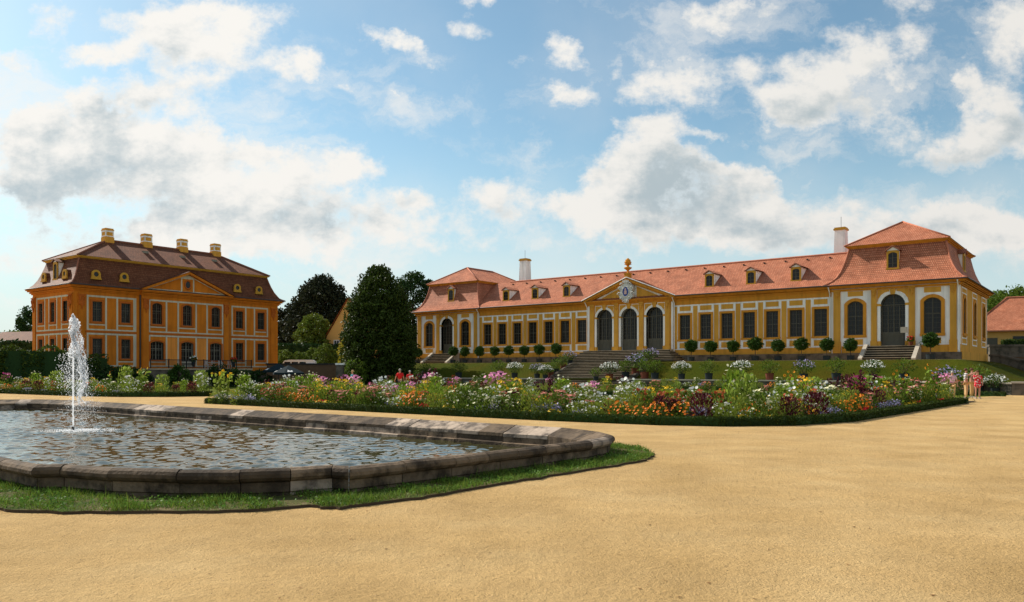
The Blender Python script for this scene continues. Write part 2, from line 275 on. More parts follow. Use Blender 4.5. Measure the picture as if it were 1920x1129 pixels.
# ------------------------------------------------------------------ mesh helpers
class MB:
    def __init__(s, tf=None): s.v = []; s.f = []; s.mi = []; s.tf = tf; s.g = []; s.gf = []
    def add(s, pts, faces, mi=0):
        s.g.append(len(s.v)); s.gf.append(len(s.f)); o = len(s.v); s.v += [s.tf(*q) if s.tf else tuple(q) for q in pts]
        for f in faces: s.f.append([o+i for i in f]); s.mi.append(mi)
        return s
    def poly(s, pts, mi=0): return s.add(pts, [range(len(pts))], mi)
    def box(s, x0, x1, y0, y1, z0, z1, mi=0):
        return s.add([(x0,y0,z0),(x1,y0,z0),(x1,y1,z0),(x0,y1,z0),(x0,y0,z1),(x1,y0,z1),(x1,y1,z1),(x0,y1,z1)],
                     [(0,3,2,1),(4,5,6,7),(0,1,5,4),(1,2,6,5),(2,3,7,6),(3,0,4,7)], mi)
    def prism(s, pts, y0, y1, mi=0):          # pts (x,z), extruded along y
        n = len(pts); s.add([(x,y0,z) for x,z in pts]+[(x,y1,z) for x,z in pts], [range(n), range(2*n-1,n-1,-1)]+[(i,(i+1)%n+n-n,(i+1)%n+n,i+n) for i in range(n)], mi); return s
    def extr(s, pts, z0, z1, mi=0):           # pts (x,y), extruded along z
        n = len(pts); s.add([(x,y,z0) for x,y in pts]+[(x,y,z1) for x,y in pts], [range(n-1,-1,-1), range(n,2*n)]+[(i,(i+1)%n,(i+1)%n+n,i+n) for i in range(n)], mi); return s
    def lathe(s, prof, n=12, cx=0, cy=0, sx=1, sy=1, mi=0):
        o = [(cx+r*sx*math.cos(2*math.pi*k/n), cy+r*sy*math.sin(2*math.pi*k/n), z) for r, z in prof for k in range(n)]
        f = [(a*n+k, a*n+(k+1)%n, (a+1)*n+(k+1)%n, (a+1)*n+k) for a in range(len(prof)-1) for k in range(n)]
        f += [list(range(n-1,-1,-1)), [(len(prof)-1)*n+k for k in range(n)]]
        return s.add(o, f, mi)
    def tube(s, pts, rad, n=6, mi=0):
        P = [Vector(q) for q in pts]; o = []; f = []
        if isinstance(rad, (int, float)): rad = [rad]*len(P)
        for i, q in enumerate(P):
            d = (P[min(i+1, len(P)-1)]-P[max(i-1, 0)]).normalized(); a = d.orthogonal().normalized() if abs(d.z) < .9 else Vector((1,0,0)); b = d.cross(a).normalized(); a = b.cross(d)
            o += [tuple(q + (a*math.cos(2*math.pi*k/n)+b*math.sin(2*math.pi*k/n))*rad[i]) for k in range(n)]
        for i in range(len(P)-1): f += [(i*n+k, i*n+(k+1)%n, (i+1)*n+(k+1)%n, (i+1)*n+k) for k in range(n)]
        f += [list(range(n-1,-1,-1)), [(len(P)-1)*n+k for k in range(n)]]
        return s.add(o, f, mi)
    def build_split(s, name, mats, parent=None, uv=False):
        for a, b, f0, f1 in zip(s.g, s.g[1:]+[len(s.v)], s.gf, s.gf[1:]+[len(s.f)]):
            q = MB(); q.v = s.v[a:b]; q.f = [[i-a for i in f] for f in s.f[f0:f1]]; q.mi = s.mi[f0:f1]; o = q.build(name, mats, parent, uv=uv)
        return o
    def build(s, name, mats, parent=None, loc=(0,0,0), rz=0, smooth=False, uv=False):
        me = bpy.data.meshes.new(name); me.from_pydata(s.v, [], s.f)
        for m in (mats if isinstance(mats, (list, tuple)) else [mats]): me.materials.append(M[m] if isinstance(m, str) else m)
        me.polygons.foreach_set('material_index', s.mi)
        if smooth: me.polygons.foreach_set('use_smooth', [True]*len(s.f))
        me.update()
        if uv:
            ul = me.uv_layers.new(name='UVMap'); Z = Vector((0,0,1))
            for pgn in me.polygons:
                n = pgn.normal; h = Z.cross(n)
                if h.length < 1e-4: h = Vector((1,0,0))
                h.normalize(); w = n.cross(h).normalized()
                if w.z < 0: w = -w; h = -h
                for li in pgn.loop_indices:
                    c = me.vertices[me.loops[li].vertex_index].co; ul.data[li].uv = (c.dot(h), c.dot(w))
        return link(bpy.data.objects.new(name, me), parent, loc, rz)
def link(o, parent=None, loc=(0,0,0), rz=0):
    COL.objects.link(o); o.parent = parent; o.location = loc; o.rotation_euler = (0, 0, rz); return o
def tag(o, label=None, cat=None, group=None, kind=None):
    for k, v in (('label', label), ('category', cat), ('group', group), ('kind', kind)):
        if v: o[k] = v
    return o
def empty(name, loc=(0,0,0), rz=0, **k):
    o = bpy.data.objects.new(name, None); o.empty_display_size = 0.3; link(o, None, loc, rz); return tag(o, **k)
KIDS = {}
def copy_tree(o, parent=None, loc=None, rz=None):
    c = o.copy(); COL.objects.link(c); c.parent = parent
    if loc is not None: c.location = loc
    if rz is not None: c.rotation_euler = (0, 0, rz)
    for ch in list(o.children): copy_tree(ch, c)
    return c
def npmesh(name, V, F, mats, parent=None, mi=None, loc=(0,0,0), smooth=False):
    me = bpy.data.meshes.new(name); k = F.shape[1]
    me.vertices.add(len(V)); me.vertices.foreach_set('co', np.ascontiguousarray(V, dtype=np.float32).ravel())
    me.loops.add(F.size); me.loops.foreach_set('vertex_index', np.ascontiguousarray(F, dtype=np.int32).ravel())
    me.polygons.add(len(F)); me.polygons.foreach_set('loop_start', np.arange(0, F.size, k, dtype=np.int32))
    for m in (mats if isinstance(mats, (list, tuple)) else [mats]): me.materials.append(M[m])
    if mi is not None: me.polygons.foreach_set('material_index', mi.astype(np.int32))
    if smooth: me.polygons.foreach_set('use_smooth', np.ones(len(F), dtype=bool))
    me.update(calc_edges=True)
    return link(bpy.data.objects.new(name, me), parent, loc)
def unit(n):
    v = rng.normal(size=(n, 3)); return v/np.linalg.norm(v, axis=1)[:, None]
def cards(C, size, asp=1.6, D=None, up=0.0):
    """leaf cards (pointed quads): centres C, half length size; D = preferred long direction"""
    n = len(C); size = np.broadcast_to(size, (n,)) * rng.uniform(0.65, 1.35, n)
    a = unit(n)
    if D is not None: a = a*0.6 + D; a /= np.linalg.norm(a, axis=1)[:, None]
    b = np.cross(a, unit(n)); b /= np.linalg.norm(b, axis=1)[:, None]+1e-9
    l = size[:, None]; w = l/asp
    V = np.stack([C-a*l, C+b*w*.8+a*l*.1, C+a*l, C-b*w*.8+a*l*.1], 1).reshape(-1, 3)
    return V, np.arange(4*n).reshape(-1, 4)
def disks(C, r, nrm=None, k=5, jit=0.6):
    """blossoms: little k-sided cups facing about nrm"""
    n = len(C); r = np.broadcast_to(r, (n,))*rng.uniform(0.7, 1.25, n)
    d = unit(n)*jit + (np.array([0, -0.45, 0.8]) if nrm is None else nrm); d /= np.linalg.norm(d, axis=1)[:, None]
    a = np.cross(d, unit(n)); a /= np.linalg.norm(a, axis=1)[:, None]+1e-9; b = np.cross(d, a)
    P = [C - d*(r*0.25)[:, None]]
    for i in range(k):
        t = 2*math.pi*i/k; P.append(C + (a*math.cos(t)+b*math.sin(t))*r[:, None])
    V = np.stack(P, 1).reshape(-1, 3); base = np.arange(n)[:, None]*(k+1)
    F = np.concatenate([np.concatenate([base, base+1+i, base+1+(i+1) % k], 1) for i in range(k)])
    return V, F
def join(parts):
    V = []; F = []; o = 0
    for v, f in parts: V.append(v); F.append(f+o); o += len(v)
    return np.concatenate(V), np.concatenate(F)
def gx(px, Y): return (px-960)/FPX*Y
def gz(py, Y): return EYE+(HOR-py)*Y/FPX
def gy(py, z=0.0): return (EYE-z)*FPX/(py-HOR)

# ------------------------------------------------------------------ ground with the basin's opening
A1 = R(-37.7)                                # the long axis of the garden
ex, ey = Vector((math.cos(A1), math.sin(A1))), Vector((-math.sin(A1), math.cos(A1)))
rim = [(-7.26,11.2),(-6.35,10.47),(-6.03,10.56),(-5.2,10.18),(-4.24,10.0),(-3.45,10.0),(-2.85,10.16),(-2.38,10.42),(-2.13,10.33),(-0.84,11.6),(0.56,13.24),(1.44,14.24),(1.86,14.9),(2.0,15.6),(1.86,16.35),
       (1.55,17.05),(1.2,17.6),(0.16,18.4),(-0.96,19.4),(-5.6,23.2),(-11.8,28.1),(-16.2,31.7),(-19.0,34.0),(-20.2,34.6),(-21.6,34.8),(-23.4,34.3),(-25.4,32.9),(-27.2,30.6),(-27.6,28.4),(-27.0,26.8),(-25.9,25.7)]
def offset(poly, d):
    n = len(poly); out = []
    for i in range(n):
        a, b, c = Vector(poly[i-1]), Vector(poly[i]), Vector(poly[(i+1) % n])
        n1 = (b-a).normalized(); n2 = (c-b).normalized(); n1 = Vector((-n1.y, n1.x)); n2 = Vector((-n2.y, n2.x))
        m = (n1+n2); m = m/max(0.5, m.length_squared/2) if m.length > 1e-6 else n1
        out.append(tuple(b + m*d))
    return out                               # counter-clockwise: +d moves inwards
hole = offset(rim, 0.3)
outer = [(-400,-30),(400,-30),(400,900),(-400,900)]
tri = tessellate_polygon([[Vector((x, y, 0)) for x, y in outer], [Vector((x, y, 0)) for x, y in hole]])
allp = outer+hole
g = MB(); g.add([(x, y, 0) for x, y in allp], tri)
tag(g.build('ground', 'sand'), 'pale ochre sand and gravel path of the garden', kind='structure')
def inside(x, y, poly):
    c = np.zeros(len(x), bool); n = len(poly)
    for i in range(n):
        x1, y1 = poly[i]; x2, y2 = poly[i-1]
        c ^= ((y1 > y) != (y2 > y)) & (x < (x2-x1)*(y-y1)/(y2-y1+1e-12)+x1)
    return c
# the pond surface is a real wavy sheet: many crossing wavelets, rings round the jet
wr = np.random.default_rng(5); gs_ = 0.05
gxs, gys = np.arange(-28, 3, gs_), np.arange(9.8, 35.4, gs_); GX, GY = np.meshgrid(gxs, gys)
WZ = np.zeros_like(GX); warp = 0.35*np.sin(GX*0.9+1.3*np.sin(GY*0.5))+0.3*np.sin(GY*0.8+GX*0.3)
for q in range(46):
    lam = 0.17*(0.8/0.17)**wr.random(); a_ = wr.normal(-0.5, 0.9); k_ = 2*math.pi/lam; amp = 0.0039*lam**0.9*(0.6+0.8*wr.random())
    WZ += amp*np.sin(k_*(GX*math.cos(a_)+GY*math.sin(a_))+k_*0.12*warp+wr.uniform(0, 6.28))
rj = np.hypot(GX-(137-960)/FPX*22.3, GY-22.3); WZ += 0.008*np.sin(rj*16)*np.exp(-rj/2.2)*(rj > 0.3)
WZ *= 1.0+0.35*np.sin(GX*0.45+1)*np.sin(GY*0.38)
ny, nx = GX.shape; ins_ = inside((GX[:-1, :-1]+gs_/2).ravel(), (GY[:-1, :-1]+gs_/2).ravel(), offset(rim, 0.62)); idx = np.nonzero(ins_)[0]; ri, ci = idx//(nx-1), idx % (nx-1)
F = np.stack([ri*nx+ci, ri*nx+ci+1, (ri+1)*nx+ci+1, (ri+1)*nx+ci], 1); used_, inv = np.unique(F, return_inverse=True); V = np.stack([GX.ravel(), GY.ravel(), WZ.ravel()-0.05], 1)[used_]
tag(npmesh('water', V, inv.reshape(F.shape), 'water', smooth=True), 'rippled water of the fountain basin', kind='structure')

# ------------------------------------------------------------------ basin wall of stone blocks
basin = empty('fountain_basin', (-12, 24, 0), label='low weathered sandstone basin wall enclosing the fountain pond', cat='basin')
def smooth_poly(poly, step):
    pts = []
    n = len(poly)
    for i in range(n):
        a, b = Vector(poly[i]), Vector(poly[(i+1) % n]); k = max(1, round((b-a).length/step))
        for j in range(k): pts.append(tuple(a.lerp(b, j/k)))
    return pts
def sweep_blocks(prof, name, blocks, pick, mats):
    mb = MB(); n = len(blocks)
    for i in range(n):
        a, b = Vector(blocks[i][0]), Vector(blocks[(i+1) % n][0]); na, nb = Vector(blocks[i][1]), Vector(blocks[(i+1) % n][1])
        d = (b-a).normalized()*0.006; jz = random.uniform(-0.006, 0.006); jo = random.uniform(-0.006, 0.006)
        k = len(prof); pts = []
        for (q, nn, s) in ((a, na, 1), (b, nb, -1)):
            for (o, z) in prof: pts.append(((q+nn*(o+jo)+d*s).x, (q+nn*(o+jo)+d*s).y, z+jz))
        mb.add([(x+12, y-24, z) for x, y, z in pts], [(j, j+1, k+j+1, k+j) for j in range(k-1)]+[range(k-1, -1, -1), range(k, 2*k)], pick(i))
    return mb.build(name, mats, basin)
def ring(step):
    poly = smooth_poly(rim, step); off = offset(poly, 1.0)
    return [(p_, tuple(Vector(o_)-Vector(p_))) for p_, o_ in zip(poly, off)]
cop = ring(0.8)
roll = [(0.06,0.21),(0.005,0.235),(-0.03,0.275),(-0.03,0.32),(0.0,0.36),(0.06,0.385),(0.13,0.385),(0.22,0.345),(0.27,0.335),(0.55,0.235),(0.57,0.225),(0.57,0.15)]
pale = {i: random.random() < (0.30 if Vector(c[0]).y > 16 else 0.05) for i, c in enumerate(cop)}
sweep_blocks(roll, 'coping', cop, lambda i: 1 if pale[i] else 0, ['basin', 'basin_pale'])
low = ring(1.05)
pale2 = {i: random.random() < (0.38 if Vector(c[0]).y > 16 else 0.06) for i, c in enumerate(low)}
sweep_blocks([(0.09,-0.1),(0.09,0.07),(0.06,0.09),(0.06,0.215),(0.5,0.215),(0.56,0.155),(0.56,0.03),(0.60,0.02),(0.66,0.015),(0.66,-0.4)], 'wall_course', low, lambda i: 1 if pale2[i] else 0, ['basin', 'basin_pale'])
# grass verge round the near side
edge = [(-8.2,10.9),(-6.0,9.29),(-5.5,9.11),(-4.9,9.06),(-3.85,9.08),(-3.05,9.2),(-2.45,9.48),(-2.05,9.34),(-1.5,9.85),(-0.89,10.4),(-0.2,11.36),(0.6,12.2),(1.56,13.3),(2.35,14.3),(2.62,14.75),(2.78,15.5),(2.72,16.5),(2.3,17.3),(1.75,17.75)]
inner = [(1.3,17.3),(1.7,16.2),(1.8,15.6),(1.6,14.9),(0.5,13.4),(-0.9,11.8),(-2.1,10.6),(-2.9,10.4),(-4.2,10.2),(-6.0,10.8),(-7.4,11.6)]
edge2 = []
for i in range(len(edge)-1):
    for j in range(4):
        e_ = Vector(edge[i]).lerp(Vector(edge[i+1]), j/4); edge2.append((e_.x+random.uniform(-.05,.05), e_.y+random.uniform(-.05,.05)))
verge = edge2+[edge[-1]]+inner
mb = MB(); nn = len(verge); tri = tessellate_polygon([[Vector((x, y, 0)) for x, y in verge]])
mb.add([(x, y, 0.035) for x, y in verge], tri, 0); mb.add([(x, y, z) for z in (0.035, -0.02) for x, y in verge], [(i, (i+1) % nn, (i+1) % nn+nn, i+nn) for i in range(nn)], 1)
M['verge'] = sheet_mat('verge_soil', [(0.35, (0.05, 0.075, 0.018)), (0.55, (0.12, 0.10, 0.045)), (0.7, (0.24, 0.18, 0.10))], 2.2, 0.02, [(30, 1.0)])
tag(mb.build('grass_verge', ['verge', 'soil']), 'narrow raised strip of turf at the foot of the basin wall', kind='structure')
def inside(x, y, poly):
    c = np.zeros(len(x), bool); n = len(poly)
    for i in range(n):
        x1, y1 = poly[i]; x2, y2 = poly[i-1]
        c ^= ((y1 > y) != (y2 > y)) & (x < (x2-x1)*(y-y1)/(y2-y1+1e-12)+x1)
    return c
xs = rng.uniform(-8.5, 3, 260000); ys = rng.uniform(9, 18, 260000); k = inside(xs, ys, verge)
xs, ys = xs[k], ys[k]
cl_ = np.sin(xs*3.1+1)*np.sin(ys*2.7)+0.6*np.sin(xs*7.3+ys*5.1)+rng.normal(0, 0.5, len(xs)); k = cl_ > -0.35; xs, ys = xs[k][:42000], ys[k][:42000]
n_ = len(xs); hgt = rng.uniform(0.02, 0.085, n_)*(1+0.6*np.sin(xs*4)*np.sin(ys*5))*np.where(rng.random(n_) < .04, 1.7, 1); lean = rng.normal(0, 0.035, (n_, 2)); th = rng.uniform(0, 6.28, n_); wd = rng.uniform(0.003, 0.007, n_)
B0 = np.stack([xs, ys, np.full(n_, 0.03)], 1); dx = np.stack([np.cos(th)*wd, np.sin(th)*wd, 0*wd], 1); T = B0+np.stack([lean[:, 0], lean[:, 1], hgt], 1)
V = np.stack([B0-dx, B0+dx, T], 1).reshape(-1, 3)
tag(npmesh('grass', V, np.arange(3*n_).reshape(-1, 3), 'grass_blade'), 'short green turf growing along the outside of the basin wall', 'grass', kind='stuff')
k = rng.choice(n_, 9000, replace=False); C = np.stack([xs[k], ys[k], rng.uniform(0.04, 0.095, 9000)], 1); C = C[np.sin(C[:, 0]*5.3+C[:, 1]*2)+np.sin(C[:, 1]*6.1)+rng.normal(0, .5, 9000) > -.2]
V, F = cards(C, 0.017, 1.1)
tag(npmesh('clover_leaves', V, F, 'clover'), 'small clover leaves among the turf by the basin wall', 'clover', kind='stuff')
# loose pebbles and crumbs on the sand
n_ = 9000; yy = 2.2+ rng.random(n_)**1.6*24; xx = (rng.random(n_)-0.5)*1.5*yy+0.5
k = ~inside(xx, yy, offset(rim, -0.2)) & ~inside(xx, yy, verge); xx, yy = xx[k], yy[k]; n_ = len(xx); r_ = rng.uniform(0.0025, 0.0075, n_)*(0.6+yy*0.05)
oc = np.array([(1,0,0),(0,1,0),(-1,0,0),(0,-1,0),(0,0,.7),(0,0,-.5)]); fc = np.array([(0,1,4),(1,2,4),(2,3,4),(3,0,4)])
V = (np.stack([xx, yy, np.zeros(n_)], 1)[:, None]+oc[None]*r_[:, None, None]*rng.uniform(.6, 1.4, (n_, 6, 1))).reshape(-1, 3)
F = (fc[None]+(np.arange(n_)*6)[:, None, None]).reshape(-1, 3)
M['pebble'] = mat('pebble', (0.33, 0.22, 0.12), 0.9, 0.1, island=0.6, spec=0.2)
tag(npmesh('pebbles', V, F, 'pebble'), 'tiny pebbles and crumbs strewn over the sand path', 'gravel', kind='stuff')

n_ = 260; yy = 4+rng.random(n_)**1.3*18; xx = (rng.random(n_)-0.35)*1.2*yy; k = ~inside(xx, yy, offset(rim, -0.2)) & ~inside(xx, yy, verge); xx, yy = xx[k], yy[k]
V, F = cards(np.stack([xx, yy, np.full(len(xx), 0.012)], 1), 0.022, 1.6); V[:, 2] = 0.004+np.abs(V[:, 2]-0.012)*0.4
M['dead_leaf'] = mat('dead_leaf', (0.17, 0.085, 0.03), 0.8, 0.2, island=0.5); tag(npmesh('fallen_leaves', V, F, 'dead_leaf'), 'small dry leaves scattered on the sand path', 'leaf litter', kind='stuff')
# ------------------------------------------------------------------ fountain
FX, FY = gx(137, 22.3), 22.3
ft = empty('fountain_jet', (FX, FY, -0.05), label='thin white water jet breaking into wind-blown spray above the pond', cat='fountain')
mb = MB(); mb.lathe([(0.05,-0.1),(0.05,0.02),(0.03,0.06),(0.022,0.12)], 10); mb.build('nozzle', 'iron', ft)
mb = MB(); mb.tube([(random.uniform(-.006,.006), random.uniform(-.006,.006), z) for z in np.linspace(0.1, 3.0, 40)], [0.018+0.010*random.random()+0.006*z for z in np.linspace(0, 1, 40)], 6)
mb.build('stream', 'foam', ft, smooth=True)
def drops(C, r):
    n = len(C); r = r[:, None, None]; st = rng.uniform(0.8, 1.9, (n, 1, 1))*np.array([0,0,1])+np.array([1,1,0])
    o = np.array([(1,0,0),(0,1,0),(-1,0,0),(0,-1,0),(0,0,1),(0,0,-1)])[None]*st*r
    f = np.array([(0,1,4),(1,2,4),(2,3,4),(3,0,4),(1,0,5),(2,1,5),(3,2,5),(0,3,5)])
    return (C[:, None]+o).reshape(-1, 3), (f[None]+(np.arange(n)*6)[:, None, None]).reshape(-1, 3)
# foamy head, looping ropes of falling water, fine drops
parts = []
n_ = 800; z = 2.05+1.23*rng.random(n_)**0.75; w = 0.10+0.05*np.sin(z*9); w = w*np.clip((3.34-z)/0.18, 0.15, 1)
th = rng.uniform(0, 6.28, n_); rr = w*np.sqrt(rng.random(n_)); C = np.stack([rr*np.cos(th)+0.02+0.03*np.sin(z*11), rr*np.sin(th), z], 1)
parts.append(drops(C, rng.uniform(0.008, 0.028, n_)))
for a in range(10):
    ph = random.uniform(0, 6.28); z = np.linspace(3.1-0.12*a, 1.15-0.05*a, 130); s_ = (3.2-z)
    x = 0.03+0.24*np.clip(s_, 0, 1.2)/1.2+0.11*np.sin(z*random.uniform(5.5, 8.5)+ph)*np.clip(s_*1.1, 0.2, 1)+rng.normal(0, 0.008, 130); y = 0.10*np.cos(z*random.uniform(5, 8)+ph)
    C = np.stack([x-0.02*a/10, y, z], 1); parts.append(drops(C, rng.uniform(0.006, 0.021, 130)))
n_ = 2600; z = 3.0-rng.random(n_)**0.8*2.95; s_ = 3.2-z; C = np.stack([0.04+0.14*s_*rng.random(n_)+rng.normal(0, 0.06+0.05*s_), rng.normal(0, 0.07+0.08*s_), z], 1) if False else np.stack([0.03+0.16*s_*rng.random(n_)+rng.normal(0, 1, n_)*(0.03+0.055*s_), rng.normal(0, 1, n_)*(0.05+0.09*s_), z], 1)
parts.append(drops(C, rng.uniform(0.003, 0.010, n_)))
n_ = 3500; z = 3.0-rng.random(n_)*2.9; s_ = 3.2-z; C = np.stack([0.05+0.17*s_*rng.random(n_)+rng.normal(0, 1, n_)*(0.03+0.05*s_), rng.normal(0, 1, n_)*(0.05+0.09*s_), z], 1); parts.append(drops(C, rng.uniform(0.0015, 0.005, n_)))
n_ = 500; z = 1.2+1.0*rng.random(n_); C = np.stack([-0.05-0.38*rng.random(n_)**2, rng.normal(0, 0.12, n_), z], 1); parts.append(drops(C, rng.uniform(0.004, 0.013, n_)))
V, F = join(parts); npmesh('spray', V, F, 'foam', ft)
n_ = 1700; th = rng.uniform(0, 6.28, n_); rr = rng.random(n_)**0.8; C = np.stack([0.25+1.25*rr*np.cos(th), 0.9*rr*np.sin(th), 0.005+0.05*rng.random(n_)**3*(1-rr)], 1)
V, F = drops(C, rng.uniform(0.006, 0.022, n_)*(1.2-0.7*rr)); V[:, 2] = np.maximum(V[:, 2]*0.8, 0.002); npmesh('splash', V, F, 'foam', ft)

# ------------------------------------------------------------------ windows and doors
def outline(w, h, rise, n=10, zo=0.0):
    """opening outline from bottom-left over the top to bottom-right; rise = height of the arch"""
    if rise <= 0: return [(-w/2, zo), (-w/2, zo+h), (w/2, zo+h), (w/2, zo)]
    pts = [(-w/2, zo)]
    r = (w*w/4+rise*rise)/(2*rise); cz = h-r; a0 = math.asin(min(1, w/2/r))
    for i in range(n+1):
        a = -a0+2*a0*i/n; pts.append((r*math.sin(a), zo+cz+r*math.cos(a)))
    return pts+[(w/2, zo)]
def topz(x, w, h, rise):
    if rise <= 0: return h
    r = (w*w/4+rise*rise)/(2*rise); return h-r+math.sqrt(max(0, r*r-x*x))
def wall(mb, x0, x1, z0, z1, ops, y=0, mi=0):
    """wall sheet with openings (cx, w, zb, h, rise)"""
    ops = sorted(ops); x = x0
    for cx, w, zb, h, rise in ops:
        a, b = cx-w/2, cx+w/2
        if a > x: mb.poly([(x,y,z0),(a,y,z0),(a,y,z1),(x,y,z1)], mi)
        if zb > z0+1e-4: mb.poly([(a,y,z0),(b,y,z0),(b,y,zb),(a,y,zb)], mi)
        o = outline(w, h, rise)[1:-1]
        for (p, q) in zip(o[:-1], o[1:]):
            if zb+min(p[1], q[1]) < z1-1e-4: mb.poly([(cx+p[0],y,zb+p[1]),(cx+q[0],y,zb+q[1]),(cx+q[0],y,z1),(cx+p[0],y,z1)], mi)
        x = b
    if x1 > x: mb.poly([(x,y,z0),(x1,y,z0),(x1,y,z1),(x,y,z1)], mi)
def ring_frame(mb, o_in, o_out, y0, y1, close=False):
    """flat band between two outlines of equal length, with its faces towards the opening (down to y1) and outside"""
    n = len(o_in)
    rng_ = range(n if close else n-1)
    for i in rng_:
        j = (i+1) % n; a, b, c, d = o_in[i], o_in[j], o_out[j], o_out[i]
        mb.poly([(a[0],y0,a[1]),(b[0],y0,b[1]),(c[0],y0,c[1]),(d[0],y0,d[1])])
        mb.poly([(a[0],y0,a[1]),(b[0],y0,b[1]),(b[0],y1,b[1]),(a[0],y1,a[1])])
        mb.poly([(d[0],y0,d[1]),(c[0],y0,c[1]),(c[0],0.01,c[1]),(d[0],0.01,d[1])])
def make_window(w, h, rise, cols, rows, sw, depth=0.22, surround='ochre2', frame='frame', transom=0.55, name='window', bars=0.022, proud=0.07, sill=True, main=0.07, solid=0.0, extra=None):
    """frame mesh with children pane and surround; origin at the bottom centre of the opening, in the wall plane"""
    mb = MB(); d0, d1 = depth-0.07, depth-0.005
    oi = outline(w-0.14, h-0.07, max(0, rise-0.05) if rise < w/2-0.01 else (w-0.14)/2, zo=0); oi = [(x, max(z, 0.07)) for x, z in oi]
    oo = outline(w, h, rise)
    if len(oi) == len(oo): ring_frame(mb, oi, oo, d0, d1)
    mb.box(-w/2, w/2, d0, d1, 0, 0.07)
    if main: mb.box(-main/2, main/2, d0-0.01, d1, 0.07, topz(0, w, h, rise)-0.05)
    if transom: mb.box(-w/2+0.05, w/2-0.05, d0-0.012, d1, h*transom-main/2, h*transom+main/2)
    for i in range(1, cols):
        x = -w/2+0.05+(w-0.1)*i/cols
        if main and abs(x) < 0.03: continue
        mb.box(x-bars/2, x+bars/2, d0+0.02, d1, max(0.05, solid), topz(x, w, h, rise)-0.04)
    for i in range(1, rows):
        z = max(solid, 0.05)+(h-max(solid, 0.05))*i/rows; xx = w/2-0.05
        while rise and topz(xx, w, h, rise) < z+0.03 and xx > 0.1: xx -= 0.04
        mb.box(-xx, xx, d0+0.022, d1, z-bars/2, z+bars/2)
    if solid: mb.box(-w/2+0.05, w/2-0.05, d0-0.005, d1, 0.05, solid)
    if extra: extra(mb, d0, d1)
    f = mb.build(name, frame)
    mb = MB(); o = outline(w, h, rise); mb.poly([(x, depth, z) for x, z in o]); mb.build('pane', 'glass', f)
    mb = MB(); ow = outline(w+2*sw, h+sw, rise*(1+2*sw/w) if rise else 0, zo=0)
    ring_frame(mb, o, ow, -proud, depth+0.01)
    if sill: mb.box(-w/2-sw-0.03, w/2+sw+0.03, -proud-0.04, 0.02, -sw*0.8, 0.0); mb.box(-w/2, w/2, 0.0, depth, -0.05, 0.012)
    else: mb.box(-w/2, w/2, -0.02, depth, -0.04, 0.01)
    mb.build('surround', surround, f)
    return f
def put(proto, parent, fr, s, z, used=set()):
    """fr = (x, y, rot) frame of a wall: s along it, returns a copy (the first time the prototype itself)"""
    x, y, r = fr; loc = (x+s*math.cos(r), y+s*math.sin(r), z)
    if proto.name not in used:
        used.add(proto.name); proto.parent = parent; proto.location = loc; proto.rotation_euler = (0, 0, r); return proto
    return copy_tree(proto, parent, loc, r)
def tf_of(fr):
    x, y, r = fr; c, s = math.cos(r), math.sin(r)
    return lambda a, d, z: (x+a*c-d*s, y+a*s+d*c, z)
def loft(mb, x0, x1, y0, y1, prof, mi=0, open_sides=()):
    """rings of a rectangle inset by prof (inset, z)"""
    for (i0, z0), (i1, z1) in zip(prof[:-1], prof[1:]):
        a = [(x0+i0,y0+i0,z0),(x1-i0,y0+i0,z0),(x1-i0,y1-i0,z0),(x0+i0,y1-i0,z0)]
        b = [(x0+i1,y0+i1,z1),(x1-i1,y0+i1,z1),(x1-i1,y1-i1,z1),(x0+i1,y1-i1,z1)]
        for k in range(4): mb.poly([a[k], a[(k+1) % 4], b[(k+1) % 4], b[k]], mi)
def hip(mb, x0, x1, y0, y1, z0, r0, r1, mi=0):
    a = [(x0,y0,z0),(x1,y0,z0),(x1,y1,z0),(x0,y1,z0)]
    if abs(r0[0]-r1[0]) < 0.01: mb.poly([a[0],a[1],r0], mi); mb.poly([a[1],a[2],r1,r0], mi); mb.poly([a[2],a[3],r1], mi); mb.poly([a[3],a[0],r0,r1], mi)
    else: mb.poly([a[0],a[1],r1,r0], mi); mb.poly([a[1],a[2],r1], mi); mb.poly([a[2],a[3],r0,r1], mi); mb.poly([a[3],a[0],r0], mi)
def cornice(mb, x0, x1, y0, y1, steps):
    """stepped bands round a rectangle: (out, z0, z1)"""
    for o, z0, z1 in steps: mb.box(x0-o, x1+o, y0-o, y1+o, z0, z1)
def cornice_front(mb, x0, x1, steps, y=0, back=0.3):
    for o, z0, z1 in steps: mb.box(x0, x1, y-o, y+back, z0, z1)

# ------------------------------------------------------------------ the orangery
ORG = empty('orangery', (13.1, 86, 0), A1, label='long single-storey ochre and white orangery with tiled roof, gabled portal and two corner pavilions', cat='building')
FL = 3.85                                    # floor level
F0 = (0, 0, 0.0)
RX0, RX1, RD = 20.9, 31.38, 16.6             # right pavilion
LX0, LX1, LD = -32.65, -21.85, 13.4          # left pavilion
PC, PW = -0.33, 5.25                         # portal centre, half width
win_w = make_window(1.17, 2.55, 0, 4, 6, 0.22, transom=0.5)
win_p = make_window(1.34, 3.1, 0.36, 4, 7, 0.28, transom=0.55)
def doorx(mb, d0, d1):
    for x in (-0.48, 0.48): mb.box(x-0.04, x+0.04, d0-0.012, d1, 0.05, 3.55)
    for x in (-0.74, -0.24, 0.24, 0.74): mb.box(x-0.17, x+0.17, d0-0.02, d0, 0.18, 0.95)
    for x in (-0.98, 0.98): mb.box(x-0.05 if x > 0 else x, x if x > 0 else x+0.05, d0-0.012, d1, 0, 3.5)
door_p = make_window(2.03, 4.62, 1.0, 8, 9, 0.25, 0.5, surround='white', frame='frame', transom=0.79, name='door', main=0.09, solid=1.25, extra=doorx, proud=0.05, sill=False)
